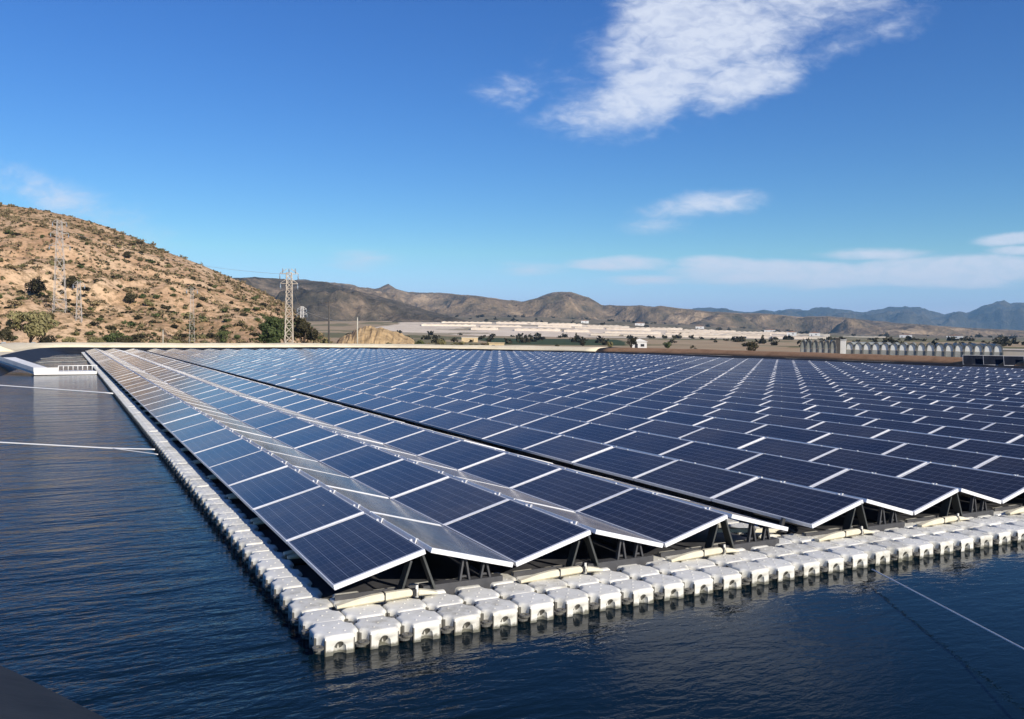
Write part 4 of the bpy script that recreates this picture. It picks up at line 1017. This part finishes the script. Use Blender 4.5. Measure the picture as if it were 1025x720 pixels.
# ------------------------------------------------------------------ mooring ropes
def rope(label, pts, r, sag=0., n=14):
    P = [Vector(p) for p in pts]; mb = MB(); out = []
    for a, c in zip(P, P[1:]):
        for k in range(n): out.append(a.lerp(c, k/n)-Vector((0, 0, sag*4*(k/n)*(1-k/n))))
    out.append(P[-1]); mb.tube(out, r, 6); return tag(link('mooring_rope', mb.mesh('mooring_rope', M['rope'], True)), label, 'rope')
A = on_plane(155, 450, -.24); B_ = on_plane(0, 443, -.16); d = B_-A
rope('nearer white mooring rope from the left walkway across the open water', [tuple(A), tuple(A+d*.28+np.array([0,0,-.02])), tuple(B_), tuple(A+d*1.75+np.array([0,0,.12]))], .017)
A2 = on_plane(158, 455, -.27); J = A+d*.27
rope('short second strand joining the nearer mooring rope at the left walkway', [tuple(A2), tuple(J+np.array([0,0,-.02]))], .011)
A = on_plane(113, 394, -.22); B_ = on_plane(0, 386, -.12); d = B_-A
rope('farther white mooring rope from the left walkway across the open water', [tuple(A), tuple(B_), tuple(A+d*1.35+np.array([0,0,.15]))], .03)
A = on_plane(873, 570, -.26); B_ = on_plane(1025, 650, -.12); d = B_-A
rope('white mooring rope from the front walkway towards the lower right corner', [tuple(A), tuple(B_), tuple(A+d*2.0+np.array([0,0,.22]))], .0085)

for k_, (pa_, pb_) in enumerate([((22, 355.5), (81, 353.5)), ((30, 359.5), (84, 357.5)), ((36, 363), (88, 361.5))]):
    A = on_plane(*pa_, -.33); B_ = on_plane(*pb_, -.33)
    mb = MB(); mb.tube([tuple(A+(B_-A)*q_/12+np.array([0, .25*math.sin(q_*1.7+k_), 0])) for q_ in range(13)], .045, 6)
    tag(link('floating_boom', mb.mesh('floating_boom', M['grey_wall'], True)), ['farthest', 'middle', 'nearest'][k_]+' grey boom line floating behind the gangway in the far left corner', 'boom', 'boom lines in the far left corner')

# ------------------------------------------------------------------ gangway to the left bank
ga = on_plane(97, 375, ZW); gb = on_plane(34, 376, ZW); gb[2] = 0; ga[2] = 0
gc = at(-8, 361, 57.); gc[2] = 0
t = thing('gangway', 'white gangway from the left bank down to the float walkway', 'gangway', (0, 0, 0))
def deck(a, c, za, zc, nm, wdt=1.5, th=.42):
    a = np.array(a); c = np.array(c); d = (c-a)[:2]; d = d/np.linalg.norm(d); n = np.array([-d[1], d[0]])*wdt/2
    if n[1] < 0: n = -n
    mb = MB(); lo = []
    for p, z in ((a, za), (c, zc)):
        lo.append([(p[0]-n[0]*0, p[1]-n[1]*0, z-th), (p[0]+2*n[0], p[1]+2*n[1], z-th), (p[0]+2*n[0], p[1]+2*n[1], z), (p[0], p[1], z)])
    mb.loft(lo); link(nm, mb.mesh(nm, M['white_paint']), t)
deck(ga, gb, -.17, -.15, 'floating_deck', 1.5, .18); deck(gb, gc, -.15, .5, 'ramp', 1.4, .14)
def side_panel(nm, a, c, za, zc, h):
    mb = MB(); d = np.array([c[0]-a[0], c[1]-a[1]]); d = d/np.linalg.norm(d); n = np.array([-d[1], d[0]])*.02
    if n[1] > 0: n = -n
    mb.loft([[(p[0], p[1], z), (p[0]+n[0], p[1]+n[1], z), (p[0]+n[0], p[1]+n[1], z+h), (p[0], p[1], z+h)] for p, z in ((a, za), (c, zc))])
    link(nm, mb.mesh(nm, M['white_paint']), t)
mid = ga+(gb-ga)*.62
side_panel('side_panel', mid, gb, -.15, -.15, .24); side_panel('side_panel', gb, gc, -.15, .48, .26)
for k in range(9):
    p = ga+(mid-ga)*k/8
    b = MB(); b.tube([(p[0], p[1]+.03, -.17), (p[0], p[1]+.03, .20)], .022, 6); link('stanchion', b.mesh('stanchion', M['white_paint'], True), t)
for zz in (.19,):
    b = MB(); b.tube([(ga[0], ga[1]+.03, zz), (mid[0], mid[1]+.03, zz)], .03, 6); link('handrail', b.mesh('handrail', M['white_paint'], True), t)

# ------------------------------------------------------------------ ground-mounted panels on the right bank
for k in range(4):
    px = 964+20.6*k; D = 71.5-.9*k
    x, y = polar(px, D/math.cos(math.atan((px-512)/F)))
    t = thing('bank_panel', ['leftmost large dark panel standing on the right bank', 'second large dark panel from the left on the right bank', 'third large dark panel from the left on the right bank', 'rightmost large dark panel on the bank, cut by the photo edge'][k], 'solar panel', (x, y, ZC-.12), -YAW-.12, 'large panels on the right bank')
    w, sl_, ti = 1.62, 1.15, rad(42)
    mb = MB(); 
    def pt(a, s_, o): return (a+.28*s_, s_*math.cos(ti)*sl_-o*math.sin(ti), s_*math.sin(ti)*sl_+o*math.cos(ti)+.1)
    fr = [(0,0),(w,0),(w,1),(0,1)]
    mb.add([pt(a, s_, 0) for a, s_ in fr]+[pt(a, s_, .05) for a, s_ in fr], [(3,2,1,0),(0,1,5,4),(1,2,6,5),(2,3,7,6),(3,0,4,7),(4,5,6,7)])
    link('frame', mb.mesh('frame', M['steel']), t)
    mb = MB(); mb.uv[0] = [(0,0),(6,0),(6,4),(0,4)]; e = .022
    mb.add([pt(a, s_, .055) for a, s_ in ((e, .04), (w-e, .04), (w-e, .96), (e, .96))], [(0,1,2,3)]); link('solar_glass', mb.mesh('solar_glass', M['dark_cells']), t)
    for a in (.2, w-.2):
        mb = MB(); mb.bar(pt(a, .9, -.02), (pt(a, .9, 0)[0], pt(a, .9, 0)[1]+.05, -.3), .05); link('leg', mb.mesh('leg', M['steel']), t)

# ------------------------------------------------------------------ air
hb = MB(); hb.box(-13000, 13000, -13000, 13000, -8, 560)
hm = bpy.data.materials.new('haze_air'); hm.use_nodes = True; hn = hm.node_tree
for n_ in list(hn.nodes):
    if n_.type != 'OUTPUT_MATERIAL': hn.nodes.remove(n_)
pv = N(hn, 'ShaderNodeVolumePrincipled', Density=7.5e-5, Anisotropy=0.); pv.inputs['Color'].default_value = (.36, .66, 1., 1)
L(hn, pv.outputs[0], hn.nodes['Material Output'].inputs['Volume'])
tag(link('haze', hb.mesh('haze', hm)), 'thin blue haze over the plain and mountains', 'haze', None, 'stuff')
